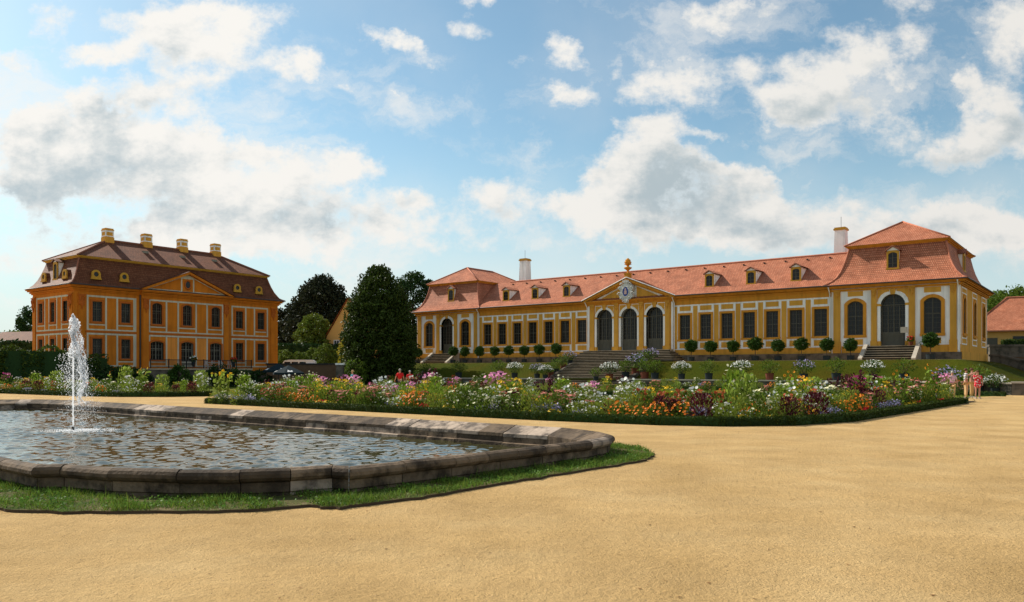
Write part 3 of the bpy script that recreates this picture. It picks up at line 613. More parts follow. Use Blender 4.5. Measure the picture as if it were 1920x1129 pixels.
wing_bays_r = [6.23+2.283*i for i in range(7)]; wing_bays_l = [-20.37+2.32*i for i in range(7)]
ops_w = lambda bays: [(c, 1.17, 4.87, 2.55, 0) for c in bays]
def pav_ops(x0, x1):
    c = (x0+x1)/2; return [(c, 2.03, FL, 4.62, 1.0)], [(c-3.15, 1.34, 4.87, 3.1, 0.36), (c+3.15, 1.34, 4.87, 3.1, 0.36)]
# shell
mb = MB()
for x0, x1, bays in ((LX1, PC-PW, wing_bays_l), (PC+PW, RX0, wing_bays_r)):
    wall(mb, x0, x1, 3.25, 3.82, [], 0, 0); wall(mb, x0, x1, 3.82, 8.5, ops_w(bays), 0.0, 1); wall(mb, x0, x1, 8.5, 9.3, [], 0, 0)
for x0, x1 in ((LX0, LX1), (RX0, RX1)):
    d, w2 = pav_ops(x0, x1)
    dd = [(d[0][0], 2.03, 3.25, 4.62+0.6, 1.0)]
    wall(mb, x0, x1, 3.25, 9.3, w2+dd, 0.0, 1)
wall(mb, PC-PW, PC+PW, 3.25, 9.3, [(PC+k*3.1, 2.03, 3.25, 4.62+0.6, 1.0) for k in (-1, 0, 1)], -0.12, 0)
for x in (PC-PW, PC+PW): mb.poly([(x,-0.12,3.25),(x,0,3.25),(x,0,9.3),(x,-0.12,9.3)])
mb.poly([(LX1,10,3),(RX0,10,3),(RX0,10,9.3),(LX1,10,9.3)])
for x0, x1, D in ((LX0, LX1, LD), (RX0, RX1, RD)): mb.poly([(x0,D,2),(x1,D,2),(x1,D,9.3),(x0,D,9.3)])
mb.poly([(LX1,10,3),(LX1,LD,3),(LX1,LD,9.3),(LX1,10,9.3)]); mb.poly([(RX0,10,3),(RX0,RD,3),(RX0,RD,9.3),(RX0,10,9.3)])
mb.build('wall', ['ochre', 'white'], ORG)
# side walls with windows: right end turned by +90 deg, left end by -90 deg
for fr, D, ss_ in (((RX1, 0, R(90)), RD, (2.2, 8.3, 14.3)), ((LX0, LD, R(-90)), LD, (2.2, 6.7, 11.2))):
    mb = MB(tf_of(fr)); o = [(s, 1.34, 4.87, 3.1, 0.36) for s in ss_]
    wall(mb, 0, D, 2.0, 9.3, o, 0, 0)
    for s in ss_:
        for (a, b) in ((-1.42, -1.3), (1.3, 1.42)): mb.box(s+a, s+b, -0.022, 0, 3.9, 8.85, 1)
        for (z0, z1) in ((3.9, 4.0), (8.75, 8.85), (4.42, 4.5), (8.3, 8.38)): mb.box(s-1.3, s+1.3, -0.022, 0, z0, z1, 1)
    mb.box(0.0, 0.16, -0.022, 0, 3.9, 9.0, 1); mb.box(D-0.2, D, -0.022, 0, 3.9, 9.0, 1)
    mb.build('side_wall', ['ochre', 'white'], ORG)
    for s in ss_: put(win_p, ORG, fr, s, 4.87)
# ochre panels and flat pilasters over the white ground
PR = -0.025
for x0, x1, bays, edge_ in ((LX1, PC-PW, wing_bays_l, 1), (PC+PW, RX0, wing_bays_r, 0)):
    for c in bays:
        mb = MB(); mb.box(c-0.62, c+0.62, PR, 0, 7.86, 8.34); mb.box(c-0.62, c+0.62, PR, 0, 3.98, 4.52); mb.build_split('wall_panel', 'ochre', ORG)
    edges = [bays[0]-2.3]+list(bays)+[bays[-1]+2.3]
    for a, b in zip(edges[:-1], edges[1:]):
        l, r = a+0.90, b-0.90
        l, r = max(l, x0+0.12 if a < bays[0] else l), min(r, x1-0.12 if b > bays[-1] else r)
        if r-l > 0.08: MB().box(l, r, PR, 0, 3.9, 8.34).build('flat_pilaster', 'ochre', ORG)
for c in wing_bays_l+wing_bays_r: put(win_w, ORG, F0, c, 4.87)
def capital(mb, x, w, y):
    mb.box(x-w/2-0.04, x+w/2+0.04, y-0.07, 0, 8.93, 9.05); mb.box(x-w/2-0.02, x+w/2+0.02, y-0.04, 0, 8.88, 8.93)
    mb.box(x-w*0.36, x+w*0.36, y-0.06, y, 8.45, 8.86)
    for s in (-1, 1):
        mb.tube([(x+s*w*0.3, y-0.06, 8.8), (x+s*w*0.42, y-0.09, 8.72), (x+s*w*0.3, y-0.09, 8.64), (x+s*w*0.18, y-0.08, 8.70)], [.03,.045,.04,.02], 5)
    mb.tube([(x, y-0.06, 8.8), (x, y-0.10, 8.55), (x, y-0.05, 8.22)], [.05,.07,.015], 6)
def pilaster(x, w, y=-0.13):
    mb = MB(); mb.box(x-w/2, x+w/2, y, 0, 3.9, 8.9); mb.box(x-w/2-0.05, x+w/2+0.05, y-0.06, 0, 3.25, 4.28); mb.box(x-w/2-0.02, x+w/2+0.02, y-0.03, 0, 4.28, 4.36)
    capital(mb, x, w, y); return mb.build('pilaster', 'ochre', ORG)
for x0, x1 in ((LX0, LX1), (RX0, RX1)):
    c = (x0+x1)/2
    for x, w in ((x0+0.5, 0.6), (c-1.55, 0.47), (c+1.55, 0.47), (x1-0.5, 0.5)): pilaster(x, w)
    for s in (-1, 1):
        mb = MB(); mb.box(c+s*3.15-0.66, c+s*3.15+0.66, PR, 0, 8.32 if False else 8.42, 8.88); mb.box(c+s*3.15-0.66, c+s*3.15+0.66, PR, 0, 4.0, 4.5)
        for (a, b) in (((x0+0.9, c-1.9),) if s < 0 else ((c+1.9, x1-0.8),)): mb.box(a, b, -0.03, 0, 3.25, 3.88)
        mb.build_split('wall_panel', 'ochre', ORG); put(win_p, ORG, F0, c+s*3.15, 4.87)
    mb = MB()                                   # spandrels and keystone over the door
    for s in (-1, 1):
        o = [(c+s*x, z) for x, z in ((1.28, 7.75), (1.2, 8.05), (0.98, 8.4), (0.66, 8.62), (0.3, 8.70), (0.3, 8.9), (1.28, 8.9))]
        mb.prism(o, PR, 0)
    mb.prism([(c-0.16,8.42),(c+0.16,8.42),(c+0.26,8.9),(c-0.26,8.9)], -0.10, 0)
    for s in (-1, 1): mb.box(min(c+s*1.0,c+s*1.31), max(c+s*1.0,c+s*1.31), -0.09, 0.35, 7.42, 7.62); mb.box(min(c+s*1.0,c+s*1.36), max(c+s*1.0,c+s*1.36), -0.12, 0.2, 3.25, 4.28)
    mb.build_split('arch_block', 'ochre', ORG); put(door_p, ORG, F0, c, FL)
# portal
for k in (-1, 0, 1):
    c = PC+k*3.1; fr = (0, -0.12, 0); put(door_p, ORG, fr, c, FL)
    mb = MB(tf_of(fr))
    for s in (-1, 1): mb.box(min(c+s*1.0,c+s*1.22), max(c+s*1.0,c+s*1.22), -0.09, 0.35, 7.42, 7.62); mb.box(min(c+s*1.0,c+s*1.24), max(c+s*1.0,c+s*1.24), -0.12, 0.2, 3.25, 4.28)
    mb.prism([(c-0.16,8.42),(c+0.16,8.42),(c+0.27,8.98),(c-0.27,8.98)], -0.12, 0); mb.build_split('arch_block', 'ochre', ORG)
    mb = MB(tf_of(fr))                          # white line round each spandrel
    for s in (-1, 1):
        for (x0_, x1_, z0_, z1_) in ((0.34, 1.22, 8.84, 8.90), (1.17, 1.22, 7.66, 8.84), (0.33, 0.38, 8.66, 8.84)): mb.box(min(c+s*x0_,c+s*x1_), max(c+s*x0_,c+s*x1_), -0.02, 0, z0_, z1_)
    mb.build('spandrel_line', 'white', ORG)
for k in (-1.5, -0.5, 0.5, 1.5):
    x = PC+k*3.1; pilaster(x, 0.52, -0.30)
for x in (PC-PW+0.1, PC+PW-0.1): MB().box(x-0.1, x+0.1, -0.16, -0.12, 3.9, 8.9).build_split('white_strip', 'white', ORG)
# downpipes
for x in (LX1+0.14, RX0-0.12, PC+PW+0.12, PC-PW-0.12, RX1-0.12):
    mb = MB(); mb.tube([(x,-0.12,3.4),(x,-0.12,8.75),(x,-0.62,9.3)], 0.055, 8); mb.build('downpipe', 'white', ORG)
# plinth of dark stone
mb = MB(); mb.box(LX0-0.12, RX1+0.05, -0.16, 0.5, 2.3, 3.25); mb.build('plinth', 'stone', ORG)
mb = MB(); mb.box(RX1-0.2, RX1+0.1, 0.5, RD, 1.0, 3.3); mb.build('side_plinth', 'ochre', ORG)
# main cornice
mb = MB(); st = [(0.10,8.92,9.02),(0.20,9.02,9.10),(0.30,9.18,9.26),(0.42,9.26,9.36),(0.52,9.36,9.42)]
for a, b in ((LX1+0.01, RX0-0.01),): cornice_front(mb, a, b, st)
mb.box(LX1, RX0, -0.05, 0.2, 8.5, 9.2)
for x0, x1, D in ((LX0, LX1, LD), (RX0, RX1, RD)): cornice(mb, x0, x1, 0, D, [(o+0.04, z0+0.003, z1+0.003) for o, z0, z1 in st])
mb.build('cornice', 'ochre2', ORG)
mb = MB(); mb.tube([(LX1+0.3,-0.6,9.46),(PC-PW-0.4,-0.6,9.46)], 0.07, 6); mb.tube([(PC+PW+0.4,-0.6,9.46),(RX0-0.3,-0.6,9.46)], 0.07, 6)
for x0, x1, D in ((LX0, LX1, LD), (RX0, RX1, RD)):
    q = 0.66; mb.tube([(x0-q,-q,9.44),(x1+q,-q,9.44),(x1+q,D+q,9.44)], 0.06, 6)
mb.build_split('gutter', 'gutter', ORG)
# roofs
mb = MB(); prof = [(-0.62,9.43),(-0.1,9.68),(0.6,10.12),(1.6,10.84),(4.85,13.1)]
for (a, za), (b, zb) in zip(prof[:-1], prof[1:]):
    mb.poly([(LX1-2.5,a,za),(RX0+2.5,a,za),(RX0+2.5,b,zb),(LX1-2.5,b,zb)]); mb.poly([(LX1-1,9.7-a,za),(LX1-1,9.7-b,zb),(RX0+1,9.7-b,zb),(RX0+1,9.7-a,za)])
mb.build('wing_roof', 'tile', ORG, uv=True)
mb = MB(); mb.tube([(x,4.85,13.12) for x in np.linspace(LX1+1.3, RX0+1, 60)], 0.12, 6); mb.build('ridge_tiles', 'ridge', ORG)
MANS = [(-0.66,9.44),(-0.3,9.60),(0.05,9.88),(0.36,10.25),(0.63,10.75),(0.86,11.35),(1.05,12.05),(1.2,12.75),(1.25,12.95)]
for x0, x1, D in ((LX0, LX1, LD), (RX0, RX1, RD)):
    mb = MB(); loft(mb, x0, x1, 0, D, MANS); mb.build('mansard_roof', 'tile', ORG, uv=True)
    mb = MB()
    for i, z0, z1 in ((1.2, 12.92, 13.0), (1.08, 13.0, 13.09), (0.95, 13.09, 13.17)): mb.box(x0+i, x1-i, i, D-i, z0, z1)
    mb.build('upper_cornice', 'ochre2', ORG)
    c = (x0+x1)/2; mb = MB(); hip(mb, x0+0.88, x1-0.88, 0.88, D-0.88, 13.18, (c, 4.0, 15.42), (c, D-4.0, 15.42)); mb.build('hipped_roof', 'tile', ORG, uv=True)
    mb = MB(); A_, B_2 = (c, 4.0, 15.45), (c, D-4.0, 15.45)
    mb.tube([A_, B_2], 0.09, 6)
    for q, e in (((x0+0.88, 0.88, 13.2), A_), ((x1-0.88, 0.88, 13.2), A_), ((x1-0.88, D-0.88, 13.2), B_2), ((x0+0.88, D-0.88, 13.2), B_2)): mb.tube([q, e], 0.075, 6)
    for sx, xx in ((1, x0), (-1, x1)): mb.tube([(xx+sx*i, i, z+0.02) for i, z in MANS], 0.085, 6)
    mb.build('hip_tiles', 'ridge', ORG, smooth=True)
# snow-guard hooks and vents just under the ridge
hk = None
for i in range(19):
    x = LX1+2.2+2.18*i
    if hk is None: hk = MB().box(-0.07,0.07,-0.16,0.05,-0.02,0.10).build('roof_vent', 'gutter', ORG, (x, 4.25, 12.70))
    else: copy_tree(hk, ORG, (x, 4.25, 12.70))
# dormers
def make_dormer(w, h, gable):
    mb = MB(); mb.box(-w/2-0.12, -w/2+0.02, 0, 0.12, 0, h+0.1); mb.box(w/2-0.02, w/2+0.12, 0, 0.12, 0, h+0.1); mb.box(-w/2-0.16, w/2+0.16, -0.05, 0.12, -0.08, 0.06)
    o = outline(w-0.04, h, 0.14, 8)[1:-1]
    for p_, q_ in zip(o[:-1], o[1:]): mb.prism([p_, q_, (q_[0], h+0.18), (p_[0], h+0.18)], 0, 0.12)
    d = mb.build('dormer', 'yellow')
    mb = MB()
    for s in (-1, 1): mb.box(min(s*(w/2+0.1), s*(w/2-0.01)), max(s*(w/2+0.1), s*(w/2-0.01)), 0.121, 3.0, 0.0, h+0.14)
    mb.prism([(-w/2-0.1,h+0.18),(w/2+0.1,h+0.18),(0,h+0.18+gable-0.06)], 0.01, 0.10); mb.build('cheek', 'white', d)
    mb = MB(); mb.poly([(-w/2,0.07,0),(w/2,0.07,0),(w/2,0.07,h+0.1),(-w/2,0.07,h+0.1)]); mb.build('pane', 'glass', d)
    mb = MB(); mb.box(-0.03,0.03,0.03,0.068,0,h); [mb.box(-w/2,w/2,0.04,0.069,h*k-0.015,h*k+0.015) for k in (0.33,0.66)]; mb.build('glazing_bar', 'frame', d)
    mb = MB(); e = w/2+0.26; mb.add([(-e,-0.16,h+0.12),(0,-0.16,h+0.18+gable),(e,-0.16,h+0.12),(-e,3,h+0.12),(0,3,h+0.18+gable),(e,3,h+0.12),(-e,-0.16,h+0.20),(0,-0.16,h+0.27+gable),(e,-0.16,h+0.20),(-e,3,h+0.2),(0,3,h+0.27+gable),(e,3,h+0.2)],
        [(0,1,7,6),(1,2,8,7),(6,7,10,9),(7,8,11,10),(0,3,4,1),(1,4,5,2)]); mb.build('dormer_roof', 'tile', d, uv=True)
    return d
dm = make_dormer(0.72, 1.15, 0.30)
for x in (-18.2, -13.75, -9.2, 8.5, 12.9, 17.35): put(dm, ORG, (0, 0.86, 0), x, 10.32)
dp = make_dormer(0.78, 1.45, 0.36)
put(dp, ORG, (0, 0.62, 0), (RX0+RX1)/2-0.15, 10.78); put(dp, ORG, (0, 0.62, 0), (LX0+LX1)/2+0.1, 10.72); put(dp, ORG, (RX1-0.62, 0, R(90)), 7.0, 10.78)
for x, y in ((19.6, 8.0), (-19.2, 6.2)):      # tall tapering chimneys
    ch = MB(); a, b = 0.62, 0.50
    ch.add([(x-a,y-a,11.5),(x+a,y-a,11.5),(x+a,y+a,11.5),(x-a,y+a,11.5),(x-b,y-b,15.9),(x+b,y-b,15.9),(x+b,y+b,15.9),(x-b,y+b,15.9)], [(0,1,5,4),(1,2,6,5),(2,3,7,6),(3,0,4,7),(4,5,6,7)])
    c_ = ch.build('chimney', 'white', ORG); MB().box(x-b-0.1,x+b+0.1,y-b-0.1,y+b+0.1,15.9,16.06).box(x-b-0.03,x+b+0.03,y-b-0.03,y+b+0.03,16.06,16.18).build('chimney_cap', 'yellow', c_)
    MB().tube([(x,y,16.1),(x,y,17.3)], 0.02, 5).build('lightning_rod', 'iron', c_)
# portal gable
Y0 = -0.12; hw = PW+0.35; gz0, gz1 = 9.42, 11.62
mb = MB(); mb.prism([(PC-hw+0.5,gz0),(PC+hw-0.5,gz0),(PC,gz1-0.15)], Y0-0.02, Y0+0.2, 0)
mb.build('gable_field', 'white', ORG)
mb = MB()
for s in (-1, 1): mb.prism([(PC+s*0.95, 9.66),(PC+s*3.55, 9.66),(PC+s*0.95, 10.78)], Y0-0.045, Y0-0.02)
mb.build_split('gable_panel', 'ochre', ORG)
mb = MB()
for s in (-1, 1):
    for (o, w_1, yy_) in ((0.0, 0.22, -0.55), (-0.2, 0.2, -0.36)):
        mb.prism([(PC+s*(hw+0.05), gz0+0.02+o*0.8),(PC, gz1+0.06+o),(PC, gz1+0.06+o-w_1*1.1),(PC+s*(hw+0.05)-s*0.4, gz0+0.02+o*0.8-0.03)], Y0+yy_, Y0+0.1)
for o, z0, z1 in ((0.12,8.98,9.08),(0.24,9.08,9.20),(0.40,9.20,9.32),(0.55,9.32,9.41)): mb.box(PC-hw, PC+hw, Y0-o, 0.1, z0, z1)
mb.build('gable_cornice', 'ochre2', ORG)
mb = MB()                                     # tiled gable roof running back into the main roof
for s in (-1, 1):
    mb.add([(PC+s*(hw+0.15),Y0-0.6,gz0+0.06),(PC,Y0-0.6,gz1+0.14),(PC,3.2,gz1+0.14),(PC+s*(hw+0.15),3.2,gz0+0.06),(PC+s*(hw+0.15),Y0-0.6,gz0+0.0),(PC,Y0-0.6,gz1+0.075)], [(0,1,2,3),(0,4,5,1)])
mb.build('gable_roof', 'tile', ORG, uv=True)
mb = MB()
for s in (-1, 1): mb.tube([(PC+s*(hw+0.15),Y0-0.62,gz0+0.09),(PC,Y0-0.62,gz1+0.17)], 0.045, 5)
mb.build('gable_flashing', 'white', ORG)
# pine-cone finial
mb = MB(); mb.box(PC-0.28,PC+0.28,Y0-0.55,Y0+0.05,11.6,12.15); mb.box(PC-0.33,PC+0.33,Y0-0.6,Y0+0.1,12.15,12.25)
mb.lathe([(0.22,12.25),(0.12,12.32),(0.09,12.45),(0.14,12.55),(0.42,12.78),(0.44,12.86),(0.30,12.9),(0.14,12.98),(0.12,13.05),(0.25,13.15),(0.33,13.35),(0.31,13.55),(0.2,13.75),(0.1,13.85),(0.02,13.9)], 14, PC, Y0-0.25)
for a in range(10):
    for lv in range(3):
        t_ = a*0.628+lv*0.314; r_, z_ = (0.33, 0.34, 0.24)[lv], (13.2, 13.4, 13.62)[lv]
        mb.tube([(PC+r_*math.cos(t_), Y0-0.25+r_*math.sin(t_), z_), (PC+(r_+0.05)*math.cos(t_), Y0-0.25+(r_+0.05)*math.sin(t_), z_+0.09)], [0.06, 0.01], 5)
fo = mb.build('finial', 'ochre2', ORG, smooth=False)
# cartouche: scrolled white shield with crown and blue oval
mb = MB(); cz = 10.2; cy_ = Y0-0.60
o = []
for i in range(48):
    t_ = 2*math.pi*i/48; r_ = 1+0.15*math.cos(6*t_)+0.08*math.sin(10*t_+0.6)
    o.append((PC+0.82*r_*math.sin(t_), cz+1.02*r_*math.cos(t_)))
mb.prism(o, cy_-0.14, cy_+0.5)
for s in (-1, 1):
    for (x, z, r_) in ((0.72,0.35,0.2),(0.78,-0.25,0.24),(0.45,-0.75,0.2),(0.5,0.8,0.18),(0.2,-1.05,0.16)):
        mb.tube([(PC+s*(x+r_*math.cos(a)*(1-a/9)), cy_-0.18, cz+z+r_*math.sin(a)*(1-a/9)) for a in np.linspace(0, 6, 12)], [0.07-0.04*k/11 for k in range(12)], 6)
mb.box(PC-0.36, PC+0.36, cy_-0.24, cy_, cz+0.98, cz+1.1)
for k in range(5): mb.tube([(PC-0.32+0.16*k, cy_-0.15, cz+1.08), (PC-0.34+0.17*k, cy_-0.15, cz+1.3-0.03*abs(k-2))], [0.07, 0.05], 6)
for k in range(40):
    t_ = 2*math.pi*k/40; mb.tube([(PC+0.40*math.sin(t_), cy_-0.17, cz+0.55*math.cos(t_)), (PC+0.40*math.sin(t_+0.17), cy_-0.17, cz+0.55*math.cos(t_+0.17))], 0.055, 6)
sh = mb.build('cartouche', mat('carved_white_stone', (0.62, 0.61, 0.57), 0.9, 0.25, 5, 0.02, 9), ORG)
mb = MB(); mb.prism([(PC+0.36*math.sin(2*math.pi*i/24), cz+0.51*math.cos(2*math.pi*i/24)) for i in range(24)], cy_-0.19, cy_-0.12); mb.build('blue_oval', 'blue', sh)
mb = MB(); mb.prism([(PC-0.14,cz-0.28),(PC+0.14,cz-0.28),(PC+0.17,cz),(PC+0.1,cz+0.16),(PC-0.1,cz+0.16),(PC-0.17,cz)], cy_-0.23, cy_-0.19); mb.lathe([(0.0,cz+0.16),(0.08,cz+0.2),(0.10,cz+0.27),(0.07,cz+0.35),(0,cz+0.37)], 10, PC, cy_-0.2, 1, 0.4); mb.build('figure', 'pinkish', sh)
# stairs: pavilions and portal
def steps(mb, x0, x1, y0, run, z0, rise, n, spread=0.0):
    """n steps going up towards +y from y0; spread widens the lower ones; treads are coloured pale as if sunlit, risers dark as if in shade"""
    for i in range(n):
        w = spread*(n-1-i); ya = y0+run*i
        mb.box(x0-w, x1+w, ya+0.045, 0.0 if spread else y0+run*n+0.3, z0+rise*i-0.3, z0+rise*(i+1)-0.048, 1)
        mb.box(x0-w-0.02, x1+w+0.02, ya, 0.0 if spread else y0+run*n+0.3, z0+rise*(i+1)-0.048, z0+rise*(i+1), 0)
for x0, x1 in ((LX0, LX1), (RX0, RX1)):
    c = (x0+x1)/2; a = empty('entrance_steps')   # replaced by mesh below
    bpy.data.objects.remove(a)
    mb = MB(); steps(mb, c-1.95, c+1.95, -2.35, 0.36, 2.58, 0.212, 6)
    e = mb.build('entrance_steps', ['step', 'riser'], ORG)
    mb = MB()
    for s in (-1, 1):
        q = sorted((c+s*1.97, c+s*2.3)); n0 = [(-2.6,2.45),(-2.6,2.72),(-0.5,4.0),(-0.16,4.0),(-0.16,2.45)]
        mb.add([(x, y, z) for x in q for y, z in n0], [range(5), range(9, 4, -1)]+[(i, (i+1) % 5, (i+1) % 5+5, i+5) for i in range(5)])
    mb.build_split('cheek_wall', 'pale_stone', e)
mb = MB(); steps(mb, PC-PW, PC+PW, -3.35, 0.36, 2.58, 0.181, 7, 0.26); mb.build('portal_steps', ['step', 'riser'], ORG)
tag(MB().box(PC-PW-0.1, PC+PW+0.1, -0.83, 0.6, 3.7, 3.846).build('landing', 'step', ORG))

# ------------------------------------------------------------------ terrain: bank and terrace of the orangery
OX, OY = 13.1, 86.0
def toworld(u, v): return (OX+u*ex.x+v*ey.x, OY+u*ex.y+v*ey.y)
def sst(x, a, b):
    t = max(0.0, min(1.0, (x-a)/(b-a))); return t*t*(3-2*t)
def v0(u): return -9.0-4.4*sst(u, 29.5, 36.4)
def bank_h(u, rel):
    a = sst(rel, 0.8, 5.6); a = 0.75*a+0.25*min(1, max(0, rel-0.8)/4.8)
    e1 = sst(u, -39.5, -34.2); e2 = 1-sst(u, 31.6, 37.5)
    return 0.80*min(1, e1*3)+1.76*a*e1*e2
us = np.concatenate([np.arange(-44, -33, 0.6), np.arange(-33, 29, 2.0), np.arange(29, 60, 0.6)]); vs = np.concatenate([np.arange(0, 6.2, 0.3), [7.5, 9, 17, 35, 70]])
mb = MB(); pts = []
for v in vs:
    for u in us:
        x, y = toworld(u, v0(u)+v); pts.append((x, y, bank_h(u, v)))
nu = len(us); mb.add(pts, [(j*nu+i, j*nu+i+1, (j+1)*nu+i+1, (j+1)*nu+i) for j in range(len(vs)-1) for i in range(nu-1)])
tag(mb.build('grass_bank', 'bank', smooth=True), 'mown green grass bank rising to the orangery terrace', kind='structure')
# gravel terrace strip in front of the facade
mb = MB(); q = [toworld(u, v) for u, v in ((-34, -3.2), (31.8, -3.2), (31.8, 0.2), (-34, 0.2))]
mb.extr(q, 2.3, 2.585); tag(mb.build('terrace_path', 'sand'), 'gravel terrace along the foot of the orangery', kind='structure')
# grand staircase in the bank
gs = empty('garden_staircase', (*toworld(0, -8.75), 0), A1, label='broad flight of worn stone steps climbing the grass bank to the portal', cat='staircase')
mb = MB(); steps(mb, -4.9, 4.2, 0.35, 0.37, 0.62, 0.163, 12); mb.build('treads', ['step', 'riser'], gs)
mb = MB()
for x in (-5.25, 4.22):
    n0 = [(0.1,0.3),(0.1,0.86),(4.8,2.62),(5.3,2.62),(5.3,0.3)]
    mb.add([(x_, y, z) for x_ in (x, x+0.33) for y, z in n0], [range(5), range(9, 4, -1)]+[(i, (i+1) % 5, (i+1) % 5+5, i+5) for i in range(5)])
mb.build_split('cheek_wall', 'stone', gs)
# low wall before the bank, broken by short steps
e = empty('garden_steps', (*toworld(0, -10.1), 0), A1, label='short flight of stone steps below the staircase foot', cat='steps'); mb = MB(); steps(mb, -4.6, 3.9, 0.0, 0.4, 0.0, 0.16, 5); mb.build('treads', ['step', 'riser'], e)
for (ua, va, ub, vb, lab) in ((-38, -9.0, -5.3, -9.0, 'long low wall with pale coping left of the garden stairs'), (4.6, -9.0, 29.5, -9.0, 'long low wall with pale coping right of the garden stairs'), (29.5, -9.0, 36.4, -13.4, 'low wall piece running forward to the wall end at right')):
    a, b = Vector(toworld(ua, va)), Vector(toworld(ub, vb)); Ln = (b-a).length; e = empty('low_garden_wall', (a.x, a.y, 0), math.atan2(b.y-a.y, b.x-a.x), label=lab, cat='wall')
    MB().box(0, Ln, -0.1, 0.25, -0.1, 0.74).build('wall_body', 'stone', e); MB().box(-0.05, Ln+0.05, -0.18, 0.3, 0.74, 0.85).build('coping', 'pale_stone', e)
e = empty('corner_wall', (*toworld(36.4, -13.9), 0), A1, label='dark stone wall end with pale coping at the right edge behind the flower bed', cat='wall')
MB().box(0, 14, 0, 0.5, -0.1, 0.80).build('wall_body', 'stone', e); MB().box(-0.06, 14, -0.08, 0.58, 0.80, 0.92).build('coping', 'pale_stone', e)

# ------------------------------------------------------------------ the palace on the left
A2 = R(53.2)
PAL = empty('palace', (-0.5554*76, 76, 0), A2, label='two-storey orange baroque palace with dark mansard roof and four chimneys', cat='building')
PWID, PDEP = 23.5, 9.0
G1, G2 = 2.84, 6.48                            # sill heights of the two storeys
pw = make_window(0.94, 1.97, 0, 4, 4, 0.19, 0.2, surround='sill', frame='frame', transom=0.62)
pa = make_window(1.06, 2.22, 0.24, 4, 4, 0.19, 0.2, surround='sill', frame='frame', transom=0.62)
pd = make_window(1.42, 1.95, 0.2, 4, 4, 0.17, 0.3, surround='sill', frame='frame_light', transom=0.6, sill=True)
pdd = make_window(1.42, 2.75, 0.2, 4, 4, 0.17, 0.3, surround='sill', frame='frame_light', transom=0.7, solid=0.7, name='door', sill=False)
Lc = [2.22, 5.06, 18.2, 21.1]; Cc = [8.2, 11.6, 15.0]; rs0, rs1 = 6.6, 16.68; RY = -0.3
fr0 = (0, 0, 0); frR = (0, RY, 0); frS = (0, PDEP, R(-90)); sc = [PDEP-7.05, PDEP-4.4, PDEP-1.65]
mb = MB()
for a, b, cs in ((0, rs0, Lc[:2]), (rs1, PWID, Lc[2:])):
    wall(mb, a, b, 0.6, 5.48, [(c, 0.94, G1, 1.97, 0) for c in cs]); wall(mb, a, b, 5.48, 9.6, [(c, 0.94, G2, 1.97, 0) for c in cs])
wall(mb, rs0, rs1, 0.6, 5.48, [(Cc[0], 1.42, 2.76, 1.95, 0.2), (Cc[1], 1.42, 1.98, 2.75, 0.2), (Cc[2], 1.42, 2.76, 1.95, 0.2)], RY)
wall(mb, rs0, rs1, 5.48, 9.6, [(c, 1.06, G2, 2.22, 0.24) for c in Cc], RY)
for x in (rs0, rs1): mb.poly([(x,RY,0.6),(x,0,0.6),(x,0,9.6),(x,RY,9.6)])
mb.poly([(0,PDEP,0.6),(PWID,PDEP,0.6),(PWID,PDEP,9.6),(0,PDEP,9.6)]); mb.poly([(PWID,0,0.6),(PWID,PDEP,0.6),(PWID,PDEP,9.6),(PWID,0,9.6)])
mb.build('wall', 'orange', PAL)
mb = MB(tf_of(frS)); wall(mb, 0, PDEP, 0.6, 5.48, [(c, 0.94, G1, 1.97, 0) for c in sc]); wall(mb, 0, PDEP, 5.48, 9.6, [(c, 0.94, G2, 1.97, 0) for c in sc]); mb.build('side_wall', 'orange', PAL)
for c in Lc:
    for z in (G1, G2): put(pw, PAL, fr0, c, z)
for c in sc:
    for z in (G1, G2): put(pw, PAL, frS, c, z)
for c in Cc: put(pa, PAL, frR, c, G2)
put(pd, PAL, frR, Cc[0], 2.76); put(pd, PAL, frR, Cc[2], 2.76); put(pdd, PAL, frR, Cc[1], 1.98)
def trims(fr, x0, x1, cs, hw_, top, bot):
    """grey bands: frame round the field and a pair of verticals by each window"""
    T = 0.17
    for z0, z1, zb in ((5.62, 9.05, G2), (2.05, 5.36, G1)):
        mb = MB(tf_of(fr)); mb.box(x0, x1, -0.022, 0, z1-T, z1); mb.box(x0, x1, -0.022, 0, z0, z0+T*0.8)
        for x in (x0, x1-T): mb.box(x, x+T, -0.022, 0, z0+T*0.8, z1-T)
        for c in cs:
            for s in (-1, 1):
                a = c+s*(hw_+0.12); a0, a1 = min(a, a+s*T), max(a, a+s*T)
                if x0+T*0.6 < a0 and a1 < x1-T*0.6: mb.box(a0, a1, -0.022, 0, z0+T*0.8, z1-T)
            mb.box(c-hw_-0.1, c+hw_+0.1, -0.021, 0, zb-0.36, zb-0.24)
        mb.build('grey_trim', 'grey_trim', PAL)
trims(fr0, 1.22, 6.15, Lc[:2], 0.66, 0, 0); trims(fr0, 17.2, 22.1, Lc[2:], 0.66, 0, 0); trims(frR, 7.3, 15.95, Cc, 0.84, 0, 0); trims(frS, 0.9, 8.1, sc, 0.66, 0, 0)
mb = MB(tf_of(frR))
for a in ((Cc[0]+Cc[1])/2, (Cc[1]+Cc[2])/2): mb.box(a-0.72, a+0.72, -0.012, 0, 2.2, 5.1)
mb.build_split('pale_panel', 'pale_orange', PAL)
for fr, a, b in ((fr0, 1.1, 6.2), (frR, 7.2, 16.0), (fr0, 17.1, 22.2), (frS, 0.8, 8.2)): MB(tf_of(fr)).box(a, b, -0.05, 0, 5.40, 5.56).build('string_course', 'sill', PAL)
